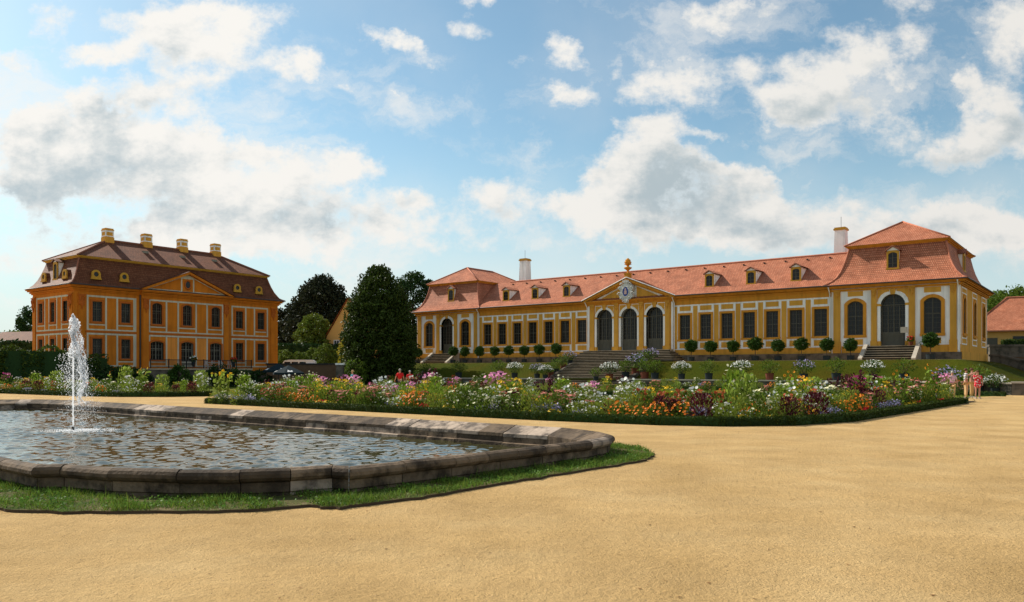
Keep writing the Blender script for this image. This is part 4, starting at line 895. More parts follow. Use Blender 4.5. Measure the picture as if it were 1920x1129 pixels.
def ppil(fr, x, w=0.62):
    mb = MB(tf_of(fr)); mb.box(x-w/2, x+w/2, -0.10, 0, 1.6, 9.2); q = mb.build('pilaster', 'orange', PAL)
    mb = MB(tf_of(fr)); mb.box(x-w*0.46, x+w*0.46, -0.2, -0.10, 8.05, 9.0); mb.box(x-w*0.6, x+w*0.6, -0.24, -0.10, 8.98, 9.08)
    for s in (-1, 1): mb.tube([(x+s*0.05,-0.22,8.9),(x+s*0.22,-0.24,8.78),(x+s*0.2,-0.22,8.5),(x+s*0.04,-0.2,8.62)], [.05,.06,.05,.03], 5)
    mb.tube([(x,-0.2,8.4),(x,-0.2,8.0),(x,-0.14,7.6)], [.10,.08,.03], 6); mb.build('capital', 'sill', q)
for fr, x in ((fr0, 0.72), (frR, rs0+0.38), (frR, rs1-0.38), (fr0, PWID-0.72), (frS, PDEP-0.45), (frS, 0.45)): ppil(fr, x)
for x in (rs0-0.08, rs1+0.08): MB().tube([(x,-0.1,1.2),(x,-0.1,9.6)], 0.07, 8).build('downpipe', 'gutter', PAL)
MB().box(-0.08, PWID+0.08, -0.12, PDEP+0.1, -0.2, 1.62).box(rs0-0.06, rs1+0.06, RY-0.1, 0, -0.2, 1.6).build('plinth', 'stone', PAL)
mb = MB(); cs_ = [(0.12,9.42,9.55),(0.25,9.55,9.68),(0.40,9.72,9.84),(0.52,9.84,9.94)]
cornice(mb, 0, PWID, 0, PDEP, cs_); [mb.box(rs0-o*0.2-0.1, rs1+o*0.2+0.1, RY-o-0.003, 0, z0+0.003, z1+0.003) for o, z0, z1 in cs_]; mb.build('cornice', 'orange', PAL)
mb = MB(); MP = [(-0.62,9.97),(-0.3,10.12),(0.02,10.45),(0.32,10.95),(0.58,11.6),(0.80,12.3),(0.92,12.75)]; loft(mb, 0, PWID, 0, PDEP, MP); mb.build('mansard_roof', 'tile_dark', PAL, uv=True)
mb = MB(); [mb.box(i, PWID-i, i, PDEP-i, z0, z1) for i, z0, z1 in ((0.84,12.74,12.84),(0.70,12.84,12.95))]; mb.build('upper_cornice', 'yellow', PAL)
mb = MB(); hip(mb, 0.62, PWID-0.62, 0.62, PDEP-0.62, 12.96, (5.4, PDEP/2, 15.35), (18.1, PDEP/2, 15.35)); mb.build('hipped_roof', 'tile_dark', PAL, uv=True)
mb = MB(); mb.tube([(5.4,PDEP/2,15.38),(18.1,PDEP/2,15.38)], 0.1, 6)
for q, e in (((0.62,0.62,12.98),(5.4,PDEP/2,15.38)),((0.62,PDEP-0.62,12.98),(5.4,PDEP/2,15.38)),((PWID-0.62,0.62,12.98),(18.1,PDEP/2,15.38))): mb.tube([q, e], 0.08, 6)
for sx, xx in ((1, 0), (-1, PWID)): mb.tube([(xx+sx*i, i, z+0.02) for i, z in MP], 0.08, 6)
mb.build('hip_tiles', 'ridge_dark', PAL)
mb = MB(); q = 0.62; mb.tube([(-q,PDEP,9.98),(-q,-q,9.98),(PWID+q,-q,9.98)], 0.07, 6); mb.build_split('gutter', 'gutter', PAL)
chp = None
for x in (5.45, 9.65, 13.85, 18.05):
    if chp is None:
        chp = MB().box(-0.42,0.42,-0.42,0.42,-1.0,0.95).box(-0.47,0.47,-0.47,0.47,-1.0,0.24).build('chimney', 'ochre', PAL)
        mb = MB()
        for s in (-1, 1):
            mb.box(s*0.42-0.09 if s > 0 else -0.44, 0.44 if s > 0 else -0.33, -0.44, -0.40, 0.3, 0.95); mb.box(-0.44, -0.40, s*0.42-0.09 if s > 0 else -0.44, 0.44 if s > 0 else -0.33, 0.3, 0.95)
        mb.box(-0.44,0.44,-0.445,-0.40,0.78,0.95); mb.box(-0.44,0.44,-0.445,-0.40,0.3,0.40); mb.box(-0.445,-0.40,-0.44,0.44,0.78,0.95); mb.box(-0.445,-0.40,-0.44,0.44,0.3,0.4); mb.build('chimney_trim', 'white', chp)
        MB().box(-0.47,0.47,-0.47,0.47,0.95,1.04).box(-0.42,0.42,-0.42,0.42,1.04,1.18).build('chimney_cap', 'ochre', chp); chp.location = (x, PDEP/2, 15.4)
    else: copy_tree(chp, PAL, (x, PDEP/2, 15.4))
sk = None                                      # skylights
for x in (8.6, 12.85, 16.8):
    if sk is None:
        sk = MB().box(-0.3,0.3,-0.25,0.25,-0.1,0.14).build('skylight', 'frame_light', PAL, (x, 2.9, 14.3)); MB().box(-0.22,0.22,-0.2,0.2,0.12,0.16).build('pane', 'glass', sk)
    else: copy_tree(sk, PAL, (x, 2.9, 14.3))
# oculus dormers
mb = MB(); n = 20; o_ = [(0.24*math.sin(2*math.pi*i/n), 0.42+0.24*math.cos(2*math.pi*i/n)) for i in range(n)]
oo = []
for x, z in o_:
    dx, dz = x/0.24, (z-0.42)/0.24
    if dz < -0.35: k_ = 0.42/abs(dz) if abs(dz) > 0.5 else 0.84; oo.append((max(-0.48, min(0.48, dx*0.7)), 0.0))
    else: oo.append((dx*0.44, 0.42+dz*0.44))
for i in range(n):
    j = (i+1) % n; mb.prism([o_[i], o_[j], oo[j], oo[i]], 0.0, 0.14)
mb.box(-0.5, 0.5, -0.06, 0.14, -0.09, 0.0)
oc_ = mb.build('oculus_dormer', 'yellow'); mb = MB(); mb.poly([(x, 0.08, z) for x, z in o_]); mb.build('pane', 'glass', oc_)
mb = MB(); hood = [(0.46*math.cos(a), 0.42+0.46*math.sin(a)) for a in np.linspace(math.pi, 0, 10)]; mb.prism([(-0.46,0)]+hood+[(0.46,0)], 0.145, 1.6); mb.build('dormer_hood', 'tile_dark', oc_, uv=True)
for x in (2.15, 4.95, 18.0, 20.9): put(oc_, PAL, (0, 0.0, 0), x, 10.72)
for s in (PDEP-6.6, PDEP-2.0): put(oc_, PAL, frS, s, 10.72)
pdm = make_dormer(0.7, 1.55, 0.25); pdm.children[0].data.materials[0] = M['white']
for c_ in pdm.children:
    if c_.name.startswith('dormer_roof'): c_.data.materials[0] = M['tile_dark']
put(pdm, PAL, (0.2, PDEP, R(-90)), PDEP-4.4, 10.75)
# palace gable with round window
g0, g1, hw = 9.98, 12.2, (rs1-rs0)/2+0.4; c = (rs0+rs1)/2
mb = MB(); mb.prism([(c-hw+0.4,g0-0.05),(c+hw-0.4,g0-0.05),(c,g1-0.15)], RY-0.02, RY+0.3); mb.build('gable_field', 'grey_trim', PAL)
mb = MB()
for s in (-1, 1): mb.prism([(c+s*0.78, 10.2),(c+s*4.1, 10.2),(c+s*0.78, 11.55)], RY-0.04, RY-0.02)
mb.box(c-0.6, c+0.6, RY-0.06, RY-0.02, 10.15, 11.5); mb.build_split('gable_panel', 'orange', PAL)
mb = MB()
for s in (-1, 1): mb.prism([(c+s*hw, g0+0.03),(c, g1+0.05),(c, g1-0.2),(c+s*(hw-0.6), g0+0.03)], RY-0.5, RY+0.1)
mb.build('gable_cornice', 'orange', PAL)
mb = MB(); [mb.tube([(c+0.36*math.sin(a), RY-0.08, 10.88+0.46*math.cos(a)), (c+0.36*math.sin(a+0.33), RY-0.08, 10.88+0.46*math.cos(a+0.33))], 0.09, 6) for a in np.arange(0, 6.28, 0.31)]
rw = mb.build('round_window', 'sill', PAL); mb = MB(); mb.poly([(c+0.3*math.sin(a), RY-0.07, 10.88+0.4*math.cos(a)) for a in np.linspace(0, 6.0, 18)]); mb.build('pane', 'glass', rw)
mb = MB()
for s in (-1, 1): mb.poly([(c+s*(hw+0.12),RY-0.58,g0+0.03),(c,RY-0.58,g1+0.1),(c,2.5,g1+0.1),(c+s*(hw+0.12),2.5,g0+0.03)])
mb.build('gable_roof', 'tile_dark', PAL, uv=True)
# palace terrace with iron railing
T = empty('palace_terrace', (PAL.location.x, PAL.location.y, 0), A2, label='stone terrace with dark iron railing along the palace front', cat='terrace')
MB().box(5.9, 17.6, -3.2, RY-0.12, -0.1, 1.72).build('terrace_wall', 'stone', T); MB().box(5.8, 17.7, -3.3, RY-0.13, 1.72, 1.88).build('terrace_floor', 'step', T)
mb = MB(); mb.box(5.85,17.65,-3.26,-3.20,2.72,2.79); mb.box(5.85,17.65,-3.25,-3.21,2.02,2.06)
for i in range(96): x = 5.9+11.7*i/95; mb.box(x-0.014, x+0.014, -3.244, -3.216, 1.88, 2.72)
for i in range(7): x = 5.9+11.7*i/6; mb.box(x-0.04, x+0.04, -3.27, -3.19, 1.88, 2.85)
mb.build('railing', 'iron', T)
def mkchair():
    c = empty('garden_chair'); MB().box(-.22,.22,-.22,.22,.43,.46).build('seat', 'white_metal', c)
    mb = MB(); [mb.box(x-.012,x+.012,.2,.224,.46,.9) for x in (-.2,-.12,-.04,.04,.12,.2)]; mb.box(-.22,.22,.2,.23,.86,.92); mb.build('backrest', 'white_metal', c)
    for x in (-.2,.2):
        for y in (-.2,.2): MB().box(x-.015,x+.015,y-.015,y+.015,0,.43).build('leg', 'white_metal', c)
    return c
ch0 = mkchair()
def palw(u, v): q = Matrix.Rotation(A2, 2) @ Vector((u, v)); return (PAL.location.x+q.x, PAL.location.y+q.y)
for i, (u, v, r, lb) in enumerate(((12.6,-2.6,0.4,'white slatted garden chair nearest the palace door, leftmost of four'),(13.3,-2.4,2.6,'white slatted garden chair turned to face the leftmost chair'),(14.3,-2.5,0.2,'white slatted garden chair third along the terrace railing'),(15.2,-2.5,3.0,'white slatted garden chair rightmost behind the terrace railing'))):
    o = ch0 if i == 0 else copy_tree(ch0); o.location = (*palw(u, v), 1.88); o.rotation_euler = (0, 0, A2+r); tag(o, lb, 'chair', 'white chairs on the palace terrace')
def leaves_ball(n, r, size, sq=1.0, shell=0.45, D=True):
    d = unit(n); rr = r*(shell+(1-shell)*rng.random(n)**0.5); C = d*rr[:, None]*np.array([1, 1, sq]); return cards(C, size, 1.5, D=d*0.6 if D else None)
for u, z, fc, lb in ((15.35, 2.62, 'fl_red', 'pot of bright red geraniums on the railing by the right terrace window'), (10.6, 2.7, 'fl_white', 'pot of white blossoms left of the palace door')):
    e = empty('flower_pot', (*palw(u, -3.15), z-0.62), label=lb, cat='flower pot')
    MB().lathe([(0.12,0.0),(0.18,0.3),(0.2,0.62)], 10).build('pot', 'pot', e)
    V, F = leaves_ball(160, 0.34, 0.09); V[:, 2] += 0.8; npmesh('foliage', V, F, 'leaf', e)
    C = unit(40)*0.36; C[:, 2] = abs(C[:, 2])*0.7+0.85; V, F = disks(C, 0.07); npmesh('blossoms', V, F, fc, e)
# cafe parasols
def parasol(x, y, z, lb, rot):
    e = empty('parasol', (x, y, z), rot, label=lb, cat='parasol', group='dark parasols by the palace')
    MB().tube([(0,0,0),(0,0,2.7)], 0.03, 8).build('pole', 'iron', e)
    mb = MB(); n = 8; r_ = 1.5
    P_ = [(r_*math.cos(2*math.pi*k/n), r_*math.sin(2*math.pi*k/n), 2.0) for k in range(n)]; mb.add([(0,0,2.72)]+P_+[(a*1.01, b*1.01, 1.82) for a, b, _ in P_], [(0,1+k,1+(k+1)%n) for k in range(n)]+[(1+k,1+n+k,1+n+(k+1)%n,1+(k+1)%n) for k in range(n)])
    cn = mb.build('canopy', 'canvas', e); mb = MB()
    for k in range(n):
        a, b = 2*math.pi*(k+.25)/n, 2*math.pi*(k+.75)/n; rr = r_*math.cos(math.pi/n)*1.02
        q = lambda an, f, up: (f*rr*math.cos(an), f*rr*math.sin(an), 2.72-0.72*f+up)
        if k % 2 == 0: mb.add([q(a,.66,.03), q(a,.93,.03), q(b,.93,.03), q(b,.72,.03), q((a+b)/2,.80,.03)], [(0,1,2,3,4)])
    mb.build('white_marking', 'white', cn)
parasol(gx(522, 80), 80, -0.35, 'dark teal parasol with white markings close to the palace corner', 0.3); parasol(gx(541, 76), 76, -0.55, 'dark teal parasol with white markings further from the palace', 0.0)

# ------------------------------------------------------------------ foliage makers
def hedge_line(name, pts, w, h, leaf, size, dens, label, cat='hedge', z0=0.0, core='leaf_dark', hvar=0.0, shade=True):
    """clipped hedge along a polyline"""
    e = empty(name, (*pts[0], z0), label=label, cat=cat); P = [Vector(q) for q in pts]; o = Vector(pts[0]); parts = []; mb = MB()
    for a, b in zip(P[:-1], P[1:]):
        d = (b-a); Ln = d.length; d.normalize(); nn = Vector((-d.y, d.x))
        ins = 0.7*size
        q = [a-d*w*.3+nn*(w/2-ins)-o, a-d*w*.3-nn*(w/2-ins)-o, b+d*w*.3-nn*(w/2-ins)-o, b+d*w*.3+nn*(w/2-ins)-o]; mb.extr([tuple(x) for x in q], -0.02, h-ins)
        n = int(Ln*(w+2*h)*dens); s = rng.uniform(-w*.4, Ln+w*.4, n); c = rng.random(n)*(w+2*h)
        off = np.where(c < h, -w/2, np.where(c < h+w, c-h-w/2, w/2)); z = np.where(c < h, c, np.where(c < h+w, h, w+2*h-c))
        wob = 0.10*h*hvar*np.sin(s*2.1)+rng.normal(0, size*0.45, n); 
        X = a.x-o.x+d.x*s+nn.x*(off+np.where((c < h) | (c > h+w), wob, 0)); Y = a.y-o.y+d.y*s+nn.y*(off+np.where((c < h) | (c > h+w), wob, 0)); Z = z+np.where((c >= h) & (c <= h+w), wob, 0)
        parts.append(cards(np.stack([X, Y, np.maximum(Z, 0.01)], 1), size, 1.4))
        m_ = max(2, int(w/size*6))
        for (q_, sg) in ((a, -1), (b, 1)):
            nn_ = int(w*h*dens); ss2 = rng.uniform(-w/2, w/2, nn_); zz = rng.uniform(0, h, nn_)
            parts.append(cards(np.stack([q_.x-o.x+nn.x*ss2+d.x*sg*w*.35, q_.y-o.y+nn.y*ss2+d.y*sg*w*.35, zz], 1), size, 1.4))
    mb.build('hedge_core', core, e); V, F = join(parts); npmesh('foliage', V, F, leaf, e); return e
def crown(prof, clumps, per, cs, leaf, sq=0.8, squash_y=1.0, fill=0.5):
    """prof: list of (height, radius); leaf clumps spread through the volume, more towards the outside"""
    hs = np.array([a for a, b in prof]); rs = np.array([b for a, b in prof])
    zz = rng.uniform(hs[0], hs[-1], clumps*4); rr = np.interp(zz, hs, rs); k = rng.random(len(zz)) < (rr+0.15)/(rs.max()+0.15); zz = zz[k][:clumps]; rr = np.interp(zz, hs, rs); n = len(zz)
    th = rng.uniform(0, 6.28, n); f = fill+(1-fill)*rng.random(n)**0.5; f *= rng.uniform(0.84, 1.12, n)
    C = np.stack([rr*f*np.cos(th), rr*f*np.sin(th)*squash_y, zz], 1)
    cr_ = cs*rng.uniform(0.6, 1.4, n)
    d = unit(n*per); C2 = np.repeat(C, per, 0)+d*(np.repeat(cr_, per)*(0.35+0.65*rng.random(n*per)**0.5))[:, None]*np.array([1, 1, sq])
    D = C2.copy(); D[:, 2] -= hs.mean(); D /= np.linalg.norm(D, axis=1)[:, None]+1e-6
    return cards(C2, leaf, 1.5, D=D*0.5)
def trunk(mb, h, r, limbs, spread, start=0.35):
    mb.tube([(0,0,-0.1),(0.02*h,0,h*0.35),(-0.01*h,0.01*h,h*0.7),(0,0,h*0.95)], [r*1.25, r, r*0.6, r*0.15], 8)
    for i in range(limbs):
        a = 2.4*i+random.uniform(-.3,.3); z = h*(start+0.5*i/limbs); l = spread*random.uniform(0.6, 0.95)*(1-0.4*i/limbs)
        mb.tube([(0,0,z),(l*.5*math.cos(a),l*.5*math.sin(a),z+l*.35),(l*math.cos(a),l*math.sin(a),z+l*.8)], [r*.45, r*.28, r*.08], 6)
def tree(name, x, y, z, prof, clumps, per, cs, leaf, m, label, cat='tree', tr=0.3, group=None, squash_y=1.0, fill=0.5, sq=0.8):
    e = empty(name, (x, y, z), label=label, cat=cat, group=group); H_ = prof[-1][0]; mx = max(b for a, b in prof)
    mb = MB(); trunk(mb, H_*0.9, tr, 9, mx*0.85); mb.build('trunk', 'bark', e, smooth=True)
    V, F = crown(prof, clumps, per, cs, leaf, sq, squash_y, fill); npmesh('crown', V, F, m, e); return e
# trees of the middle and far distance
tree('hornbeam_tree', gx(711, 96), 96, 0.3, [(0.3,3.5),(2,3.8),(5,3.9),(7.8,3.6),(10.2,3.0),(12,2.1),(13.0,1.1),(13.7,.3)], 640, 84, 0.9, 0.17, 'leaf_conifer', 'tall dark egg-shaped tree branching to the ground left of the orangery', tr=0.35)
tree('spreading_tree', gx(775, 122), 122, 0.5, [(3,3.0),(6,4.4),(10,4.6),(13,3.6),(15,2.2),(16.2,.5)], 380, 60, 0.9, 0.2, 'leaf_dark', 'dark leafy tree peeking between the egg-shaped tree and the left pavilion', tr=0.35)
tree('copper_beech', gx(604, 150), 150, 0.5, [(3,5.0),(6,6.6),(10,7.0),(13.5,5.6),(16.5,3.4),(18.8,.8)], 640, 62, 1.25, 0.27, 'leaf_copper', 'tall dark copper-leaved tree behind the yellow gabled house', tr=0.5)
tree('copper_beech', gx(548, 152), 152, 0.5, [(3,3.0),(6,4.0),(9,3.8),(12,2.4),(14,.6)], 200, 60, 1.0, 0.27, 'leaf_copper', 'lower dark tree just right of the palace', tr=0.4)
tree('round_tree', gx(591, 124), 124, 0.8, [(2.5,2.0),(4.5,2.9),(7,2.9),(8.7,1.8),(9.5,.5)], 300, 60, 0.5, 0.15, 'leaf_round', 'dense round green tree between palace and dark conical tree')
tree('yellow_shrub', gx(648, 99), 99, 0.2, [(0.3,.9),(1.8,1.2),(3.2,1.0),(4.6,.7),(5.3,.2)], 70, 40, 0.4, 0.13, 'leaf_yellow', 'slender yellow-leaved shrub at the left foot of the conical tree', 'shrub', tr=0.08)
tree('green_shrub', gx(668, 92), 92, 0.0, [(0.3,1.3),(1.5,1.5),(2.5,1.0),(3.1,.3)], 60, 40, 0.35, 0.11, 'leaf', 'low green shrub before the conical tree', 'shrub', tr=0.08)
tree('broad_tree', gx(1893, 150), 150, 2.5, [(3,5),(6,8.0),(9,8.2),(12,6.4),(14.2,2)], 380, 60, 1.3, 0.26, 'leaf', 'broad green tree behind the red-roofed house at the right edge', tr=0.5)
tree('broad_tree', gx(1862, 125), 125, 2.0, [(1,3),(3.5,4.0),(7,4.2),(9.5,3),(11.3,.8)], 200, 60, 0.9, 0.22, 'leaf', 'green tree squeezed between the right pavilion and the red-roofed house', tr=0.4)
for i, (px, Y, r_, h_, lb) in enumerate(((532,108,1.9,3.6,'clipped round bush touching the palace corner, leftmost of five'),(562,109,1.35,3.3,'clipped round bush directly behind the white van'),(587,112,1.2,3.9,'narrow clipped bush between the van bush and the largest one'),(612,108,1.75,4.4,'largest clipped round bush left of the yellow-leaved shrub'))):
    tree('topiary_bush', gx(px, Y), Y, 0.8, [(0.2,r_*.8),(h_*.4,r_),(h_*.75,r_*.85),(h_,.3)], 240, 50, 0.3, 0.11, 'leaf_round', lb, 'bush', tr=0.1, group='clipped round bushes behind the wall', fill=0.86)
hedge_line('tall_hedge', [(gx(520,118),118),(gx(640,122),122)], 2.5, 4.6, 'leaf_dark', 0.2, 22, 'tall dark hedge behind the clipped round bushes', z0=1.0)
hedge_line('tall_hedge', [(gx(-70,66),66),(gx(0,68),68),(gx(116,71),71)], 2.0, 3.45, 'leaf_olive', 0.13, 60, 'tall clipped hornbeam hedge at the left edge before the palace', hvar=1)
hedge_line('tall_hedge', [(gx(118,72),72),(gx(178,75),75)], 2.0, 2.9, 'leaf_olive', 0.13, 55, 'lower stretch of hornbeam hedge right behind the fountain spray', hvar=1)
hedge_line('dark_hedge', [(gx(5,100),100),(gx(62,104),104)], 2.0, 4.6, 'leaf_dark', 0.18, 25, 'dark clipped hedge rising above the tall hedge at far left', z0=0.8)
tree('distant_tree', gx(24, 150), 150, 1, [(1,3.0),(4,3.8),(6.5,2.8),(8.2,.6)], 120, 50, 0.9, 0.26, 'leaf', 'green tree left of the distant grey roof', group=None)
tree('distant_tree', gx(58, 170), 170, 1, [(3,2.0),(8,2.8),(11,2.6),(14,.8)], 110, 50, 0.9, 0.28, 'leaf_dark', 'dark tree rising beside the palace wall at far left')
tree('distant_tree', gx(3, 190), 190, 1, [(1,4.0),(4,4.0),(6,2.8),(7.2,.6)], 100, 45, 1.0, 0.3, 'leaf', 'pale green tree at the extreme left of the horizon')
for i, (px, Y, r_, h_, lb) in enumerate(((205,73,1.5,1.9,'dark shrub between spray and palace corner'),(232,74,1.6,2.0,'dark shrub under the left palace windows'),(258,74,1.3,1.7,'dark shrub at the left end of the palace terrace'),(336,74,1.0,2.1,'round dark shrub before the middle of the terrace railing'),(412,78,1.3,2.3,'green shrub at the right end of the terrace railing'),(450,80,1.5,1.8,'dark shrub under the right palace windows'),(486,80,1.4,1.6,'dark shrub left of the parasols'))):
    tree('dark_shrub', gx(px, Y), Y, 0, [(0.1,r_*.8),(h_*.4,r_),(h_*.8,r_*.7),(h_,.2)], 70, 40, 0.33, 0.10, 'leaf_dark' if i % 2 == 0 else 'leaf_top', lb, 'shrub', tr=0.07, group='shrubs along the palace front')
# distant house with grey roof (left), yellow gabled house, red-roofed house
def gable_house(name, x, y, z, rz, w, d, h, rh, wm_, rm, label, wins=()):
    e = empty(name, (x, y, z), rz, label=label, cat='house')
    mb = MB(); mb.box(-w/2, w/2, -d/2, d/2, -1, h); mb.prism([(-w/2,h),(w/2,h),(0,h+rh)], -d/2, d/2); mb.build('wall', wm_, e)
    mb = MB()
    for s in (-1, 1): mb.poly([(s*(w/2+0.4),-d/2-0.3,h-0.25),(0,-d/2-0.3,h+rh+0.12),(0,d/2+0.3,h+rh+0.12),(s*(w/2+0.4),d/2+0.3,h-0.25)])
    mb.build('roof', rm, e, uv=True)
    for (cx, cz, ww, hh) in wins:
        f = MB(); o, i_ = [(-ww/2-.1,-.1),(ww/2+.1,-.1),(ww/2+.1,hh+.1),(-ww/2-.1,hh+.1)], [(-ww/2,0),(ww/2,0),(ww/2,hh),(-ww/2,hh)]
        ring_frame(f, i_, o, -0.05, 0.02, True); f.box(-.03,.03,-.04,0,0,hh); q = f.build('window', 'white', e, (cx, -d/2, cz)); MB().poly([(x_, -0.012, z_) for x_, z_ in i_]).build('pane', 'glass', q)
    return e
gable_house('grey_roofed_house', gx(46, 135), 135, 1, R(75), 7, 9, 4.6, 2.6, 'wall', 'tile_dark', 'distant house with brownish grey roof behind the left hedges')
gable_house('yellow_house', gx(677, 126), 126, -0.2, R(-14), 9.5, 9, 5.4, 7.6, 'house_yellow', 'tile', 'yellow house with steep red gable roof half hidden by the conical tree', [(-2.0, 5.2, 0.8, 1.3), (-2.0, 1.5, 0.8, 1.3)])
rh = empty('red_roofed_house', (gx(1908, 112), 112, 4.0), R(-25), label='low yellow house with red hipped roof at the right edge', cat='house')
MB().box(-6, 9, -4, 6, -3, 3.2).build('wall', 'house_yellow', rh)
mb = MB(); hip(mb, -6.7, 9.7, -4.7, 6.7, 3.2, (-1.2, 1, 8.1), (4.2, 1, 8.1)); mb.build('roof', 'tile', rh, uv=True)
mb = MB(); mb.tube([(-6.7,-4.7,3.25),(-1.2,1,8.15),(4.2,1,8.15)], 0.12, 6); mb.tube([(4.2,1,8.15),(9.7,-4.7,3.25)], 0.12, 6); mb.build('ridge_tiles', 'ridge', rh)
MB().box(-6.72, 9.72, -4.76, -4.66, 3.06, 3.22).build_split('gutter', 'copper', rh)
dr = MB().box(-4.6,-2.9,-4.03,-3.9,-0.3,2.2).build('door', 'frame', rh); MB().box(-3.2,-3.1,-4.08,-4.03,0.8,0.95).build('handle', 'iron', dr)
f = MB().box(-1.1,1.1,-4.04,-3.9,1.5,2.4).build('window', 'frame', rh); MB().box(-1.0,1.0,-4.06,-4.035,1.58,2.32).build('pane', 'glass', f)
hedge_line('clipped_hedge', [(gx(1888,100),100),(gx(1970,98),98)], 1.5, 1.9, 'leaf_box', 0.13, 60, 'clipped hedge before the red-roofed house', z0=3.6)
# retaining walls right of the orangery
rw_ = empty('retaining_wall', (gx(1856, 84), 84, 0), R(-14), label='dark weathered retaining wall right of the orangery', cat='wall')
MB().box(0, 22, 0, 0.6, -0.5, 4.2).build('wall_body', 'stone', rw_); MB().box(-0.1, 22, -0.12, 0.72, 4.2, 4.42).build('coping', 'stone', rw_)
MB().box(0.0, 22, -0.25, 0, -0.5, 3.1).build('lower_course', 'wall', rw_)
st_ = empty('sloping_parapet', (gx(1856, 78), 78, 0), R(-40), label='dark stone parapet sloping down to the right beside the bank', cat='wall')
n0 = [(0,-.3),(0,3.05),(0.8,3.05),(9,0.75),(9,-.3)]
mb = MB(); mb.add([(x_, y_, z_) for y_ in (0, 0.5) for x_, z_ in n0], [range(5), range(9, 4, -1)]+[(i, (i+1) % 5, (i+1) % 5+5, i+5) for i in range(5)]); mb.build('wall_body', 'stone', st_)
n1_ = [(-.1,3.05),(-.1,3.25),(0.85,3.25),(9.1,0.95),(9.1,.75),(0.8,3.05)]
mb = MB(); mb.add([(x_, y_, z_) for y_ in (-0.1, 0.6) for x_, z_ in n1_], [range(6), range(11, 5, -1)]+[(i, (i+1) % 6, (i+1) % 6+6, i+6) for i in range(6)]); mb.build('coping', 'stone', st_)
# brown garden wall between palace and orangery, with gate post
gw = empty('brown_garden_wall', (gx(500, 92), 92, 0), 0, label='brown rendered garden wall with dark coping below the parked vans', cat='wall')
L_ = gx(628, 90)-gx(500, 92); MB().box(0, L_, 0, 0.4, -.1, 2.35).build('wall_body', 'wall', gw); MB().box(-.1, L_+.1, -.1, .5, 2.35, 2.5).build('coping', 'iron', gw)
gp = empty('gate_post', (gx(637, 90), 90.2, 0), 0, label='dark gate post with white cap stone at the wall end', cat='post'); MB().box(-.4,.4,-.3,.4,-.1,2.3).build('shaft', 'stone', gp); MB().box(-.48,.48,-.38,.48,2.3,2.5).build('cap', 'white', gp)
# parked vehicles behind that wall
def vehicle(name, x, y, z, L_, H_, W_, label, cat, rot):
    e = empty(name, (x, y, z), rot, label=label, cat=cat, group=None)
    van = H_ > 1.8
    if van: pr = [(-L_/2,.35),(-L_/2,.9),(-L_/2+.35,1.15),(-L_/2+.95,H_-.12),(-L_/2+1.5,H_),(L_/2-.35,H_),(L_/2-.05,H_-.25),(L_/2,.9),(L_/2,.35)]
    else: pr = [(-L_/2,.3),(-L_/2,.7),(-L_/2+1.0,.92),(-L_/2+1.7,H_-.04),(-L_/2+2.2,H_),(L_/2-1.2,H_-.02),(L_/2-.45,.98),(L_/2,.9),(L_/2,.3)]
    MB().prism(pr, -W_/2, W_/2).build('body', 'car', e)
    mb = MB(); z0, z1 = (H_*.58, H_-.28) if van else (.92, H_-.12)
    x0 = -L_/2+(0.95 if van else 1.45)
    for a, b in ((0, .22), (.27, .5), (.55, .78)) if van else ((0.02, .35), (.4, .68)):
        for s in (-1, 1): q = sorted((s*W_/2, s*(W_/2+.012))); mb.box(x0+(L_-1.4)*a, x0+(L_-1.4)*b, q[0], q[1], z0, z1)
    mb.build('window', 'glass', e)
    for s in (-1, 1):
        for xx in (-L_*.31, L_*.31):
            mb = MB(lambda a, b, c, s=s, xx=xx: (xx+a, s*(W_/2-.08)+c, .33+b)); mb.lathe([(.1,-.1),(.33,-.1),(.33,.1),(.1,.1)], 16); w3 = mb.build('wheel', 'iron', e)
    return e
vehicle('white_van', gx(557, 104), 104, 0.92, 4.9, 2.15, 1.9, 'white van whose roof and windows show above the brown wall', 'van', R(8)); vehicle('parked_car', gx(583, 104), 104, 0.98, 4.2, 1.62, 1.75, 'white car parked right of the white van behind the wall', 'car', R(4)); vehicle('parked_car', gx(663-70, 107), 107, 1.0, 4.2, 1.55, 1.75, 'pale car furthest right, half behind the largest clipped bush', 'car', R(0))
mb = MB(); mb.extr([(gx(495,93),93),(gx(640,93),93),(gx(640,93)+6,150),(gx(495,93)-20,150)], -.1, 0.9); tag(mb.build('upper_path', 'sand'), 'raised gravel yard behind the brown wall', kind='structure')

# ------------------------------------------------------------------ potted standard trees along the orangery
def std_tree(kind, th, cr, flat=0.9):
    e = empty(kind); MB().lathe([(0.28,0.0),(0.33,0.05),(0.35,0.40),(0.37,0.44),(0.32,0.44),(0.31,0.40)], 12).build('pot', 'pot', e)
    MB().tube([(0,0,.45),(0.015,0.01,.9),(0,0,th)], [.045,.035,.03], 6).build('trunk', 'bark', e)
    V, F = crown([(-cr*flat,cr*.35),(-cr*flat*.5,cr*.86),(0,cr),(cr*flat*.55,cr*.84),(cr*flat,cr*.25)], 120, 22, 0.2, 0.075, 0.8, 1, 0.62); V[:, 2] += th+cr*flat*.7; npmesh('crown', V, F, 'leaf_top', e); return e
protos = [std_tree('potted_standard_tree', 1.14, 0.55), std_tree('potted_standard_tree', 1.24, 0.61, 0.82), std_tree('potted_standard_tree', 1.06, 0.50, 0.95)]
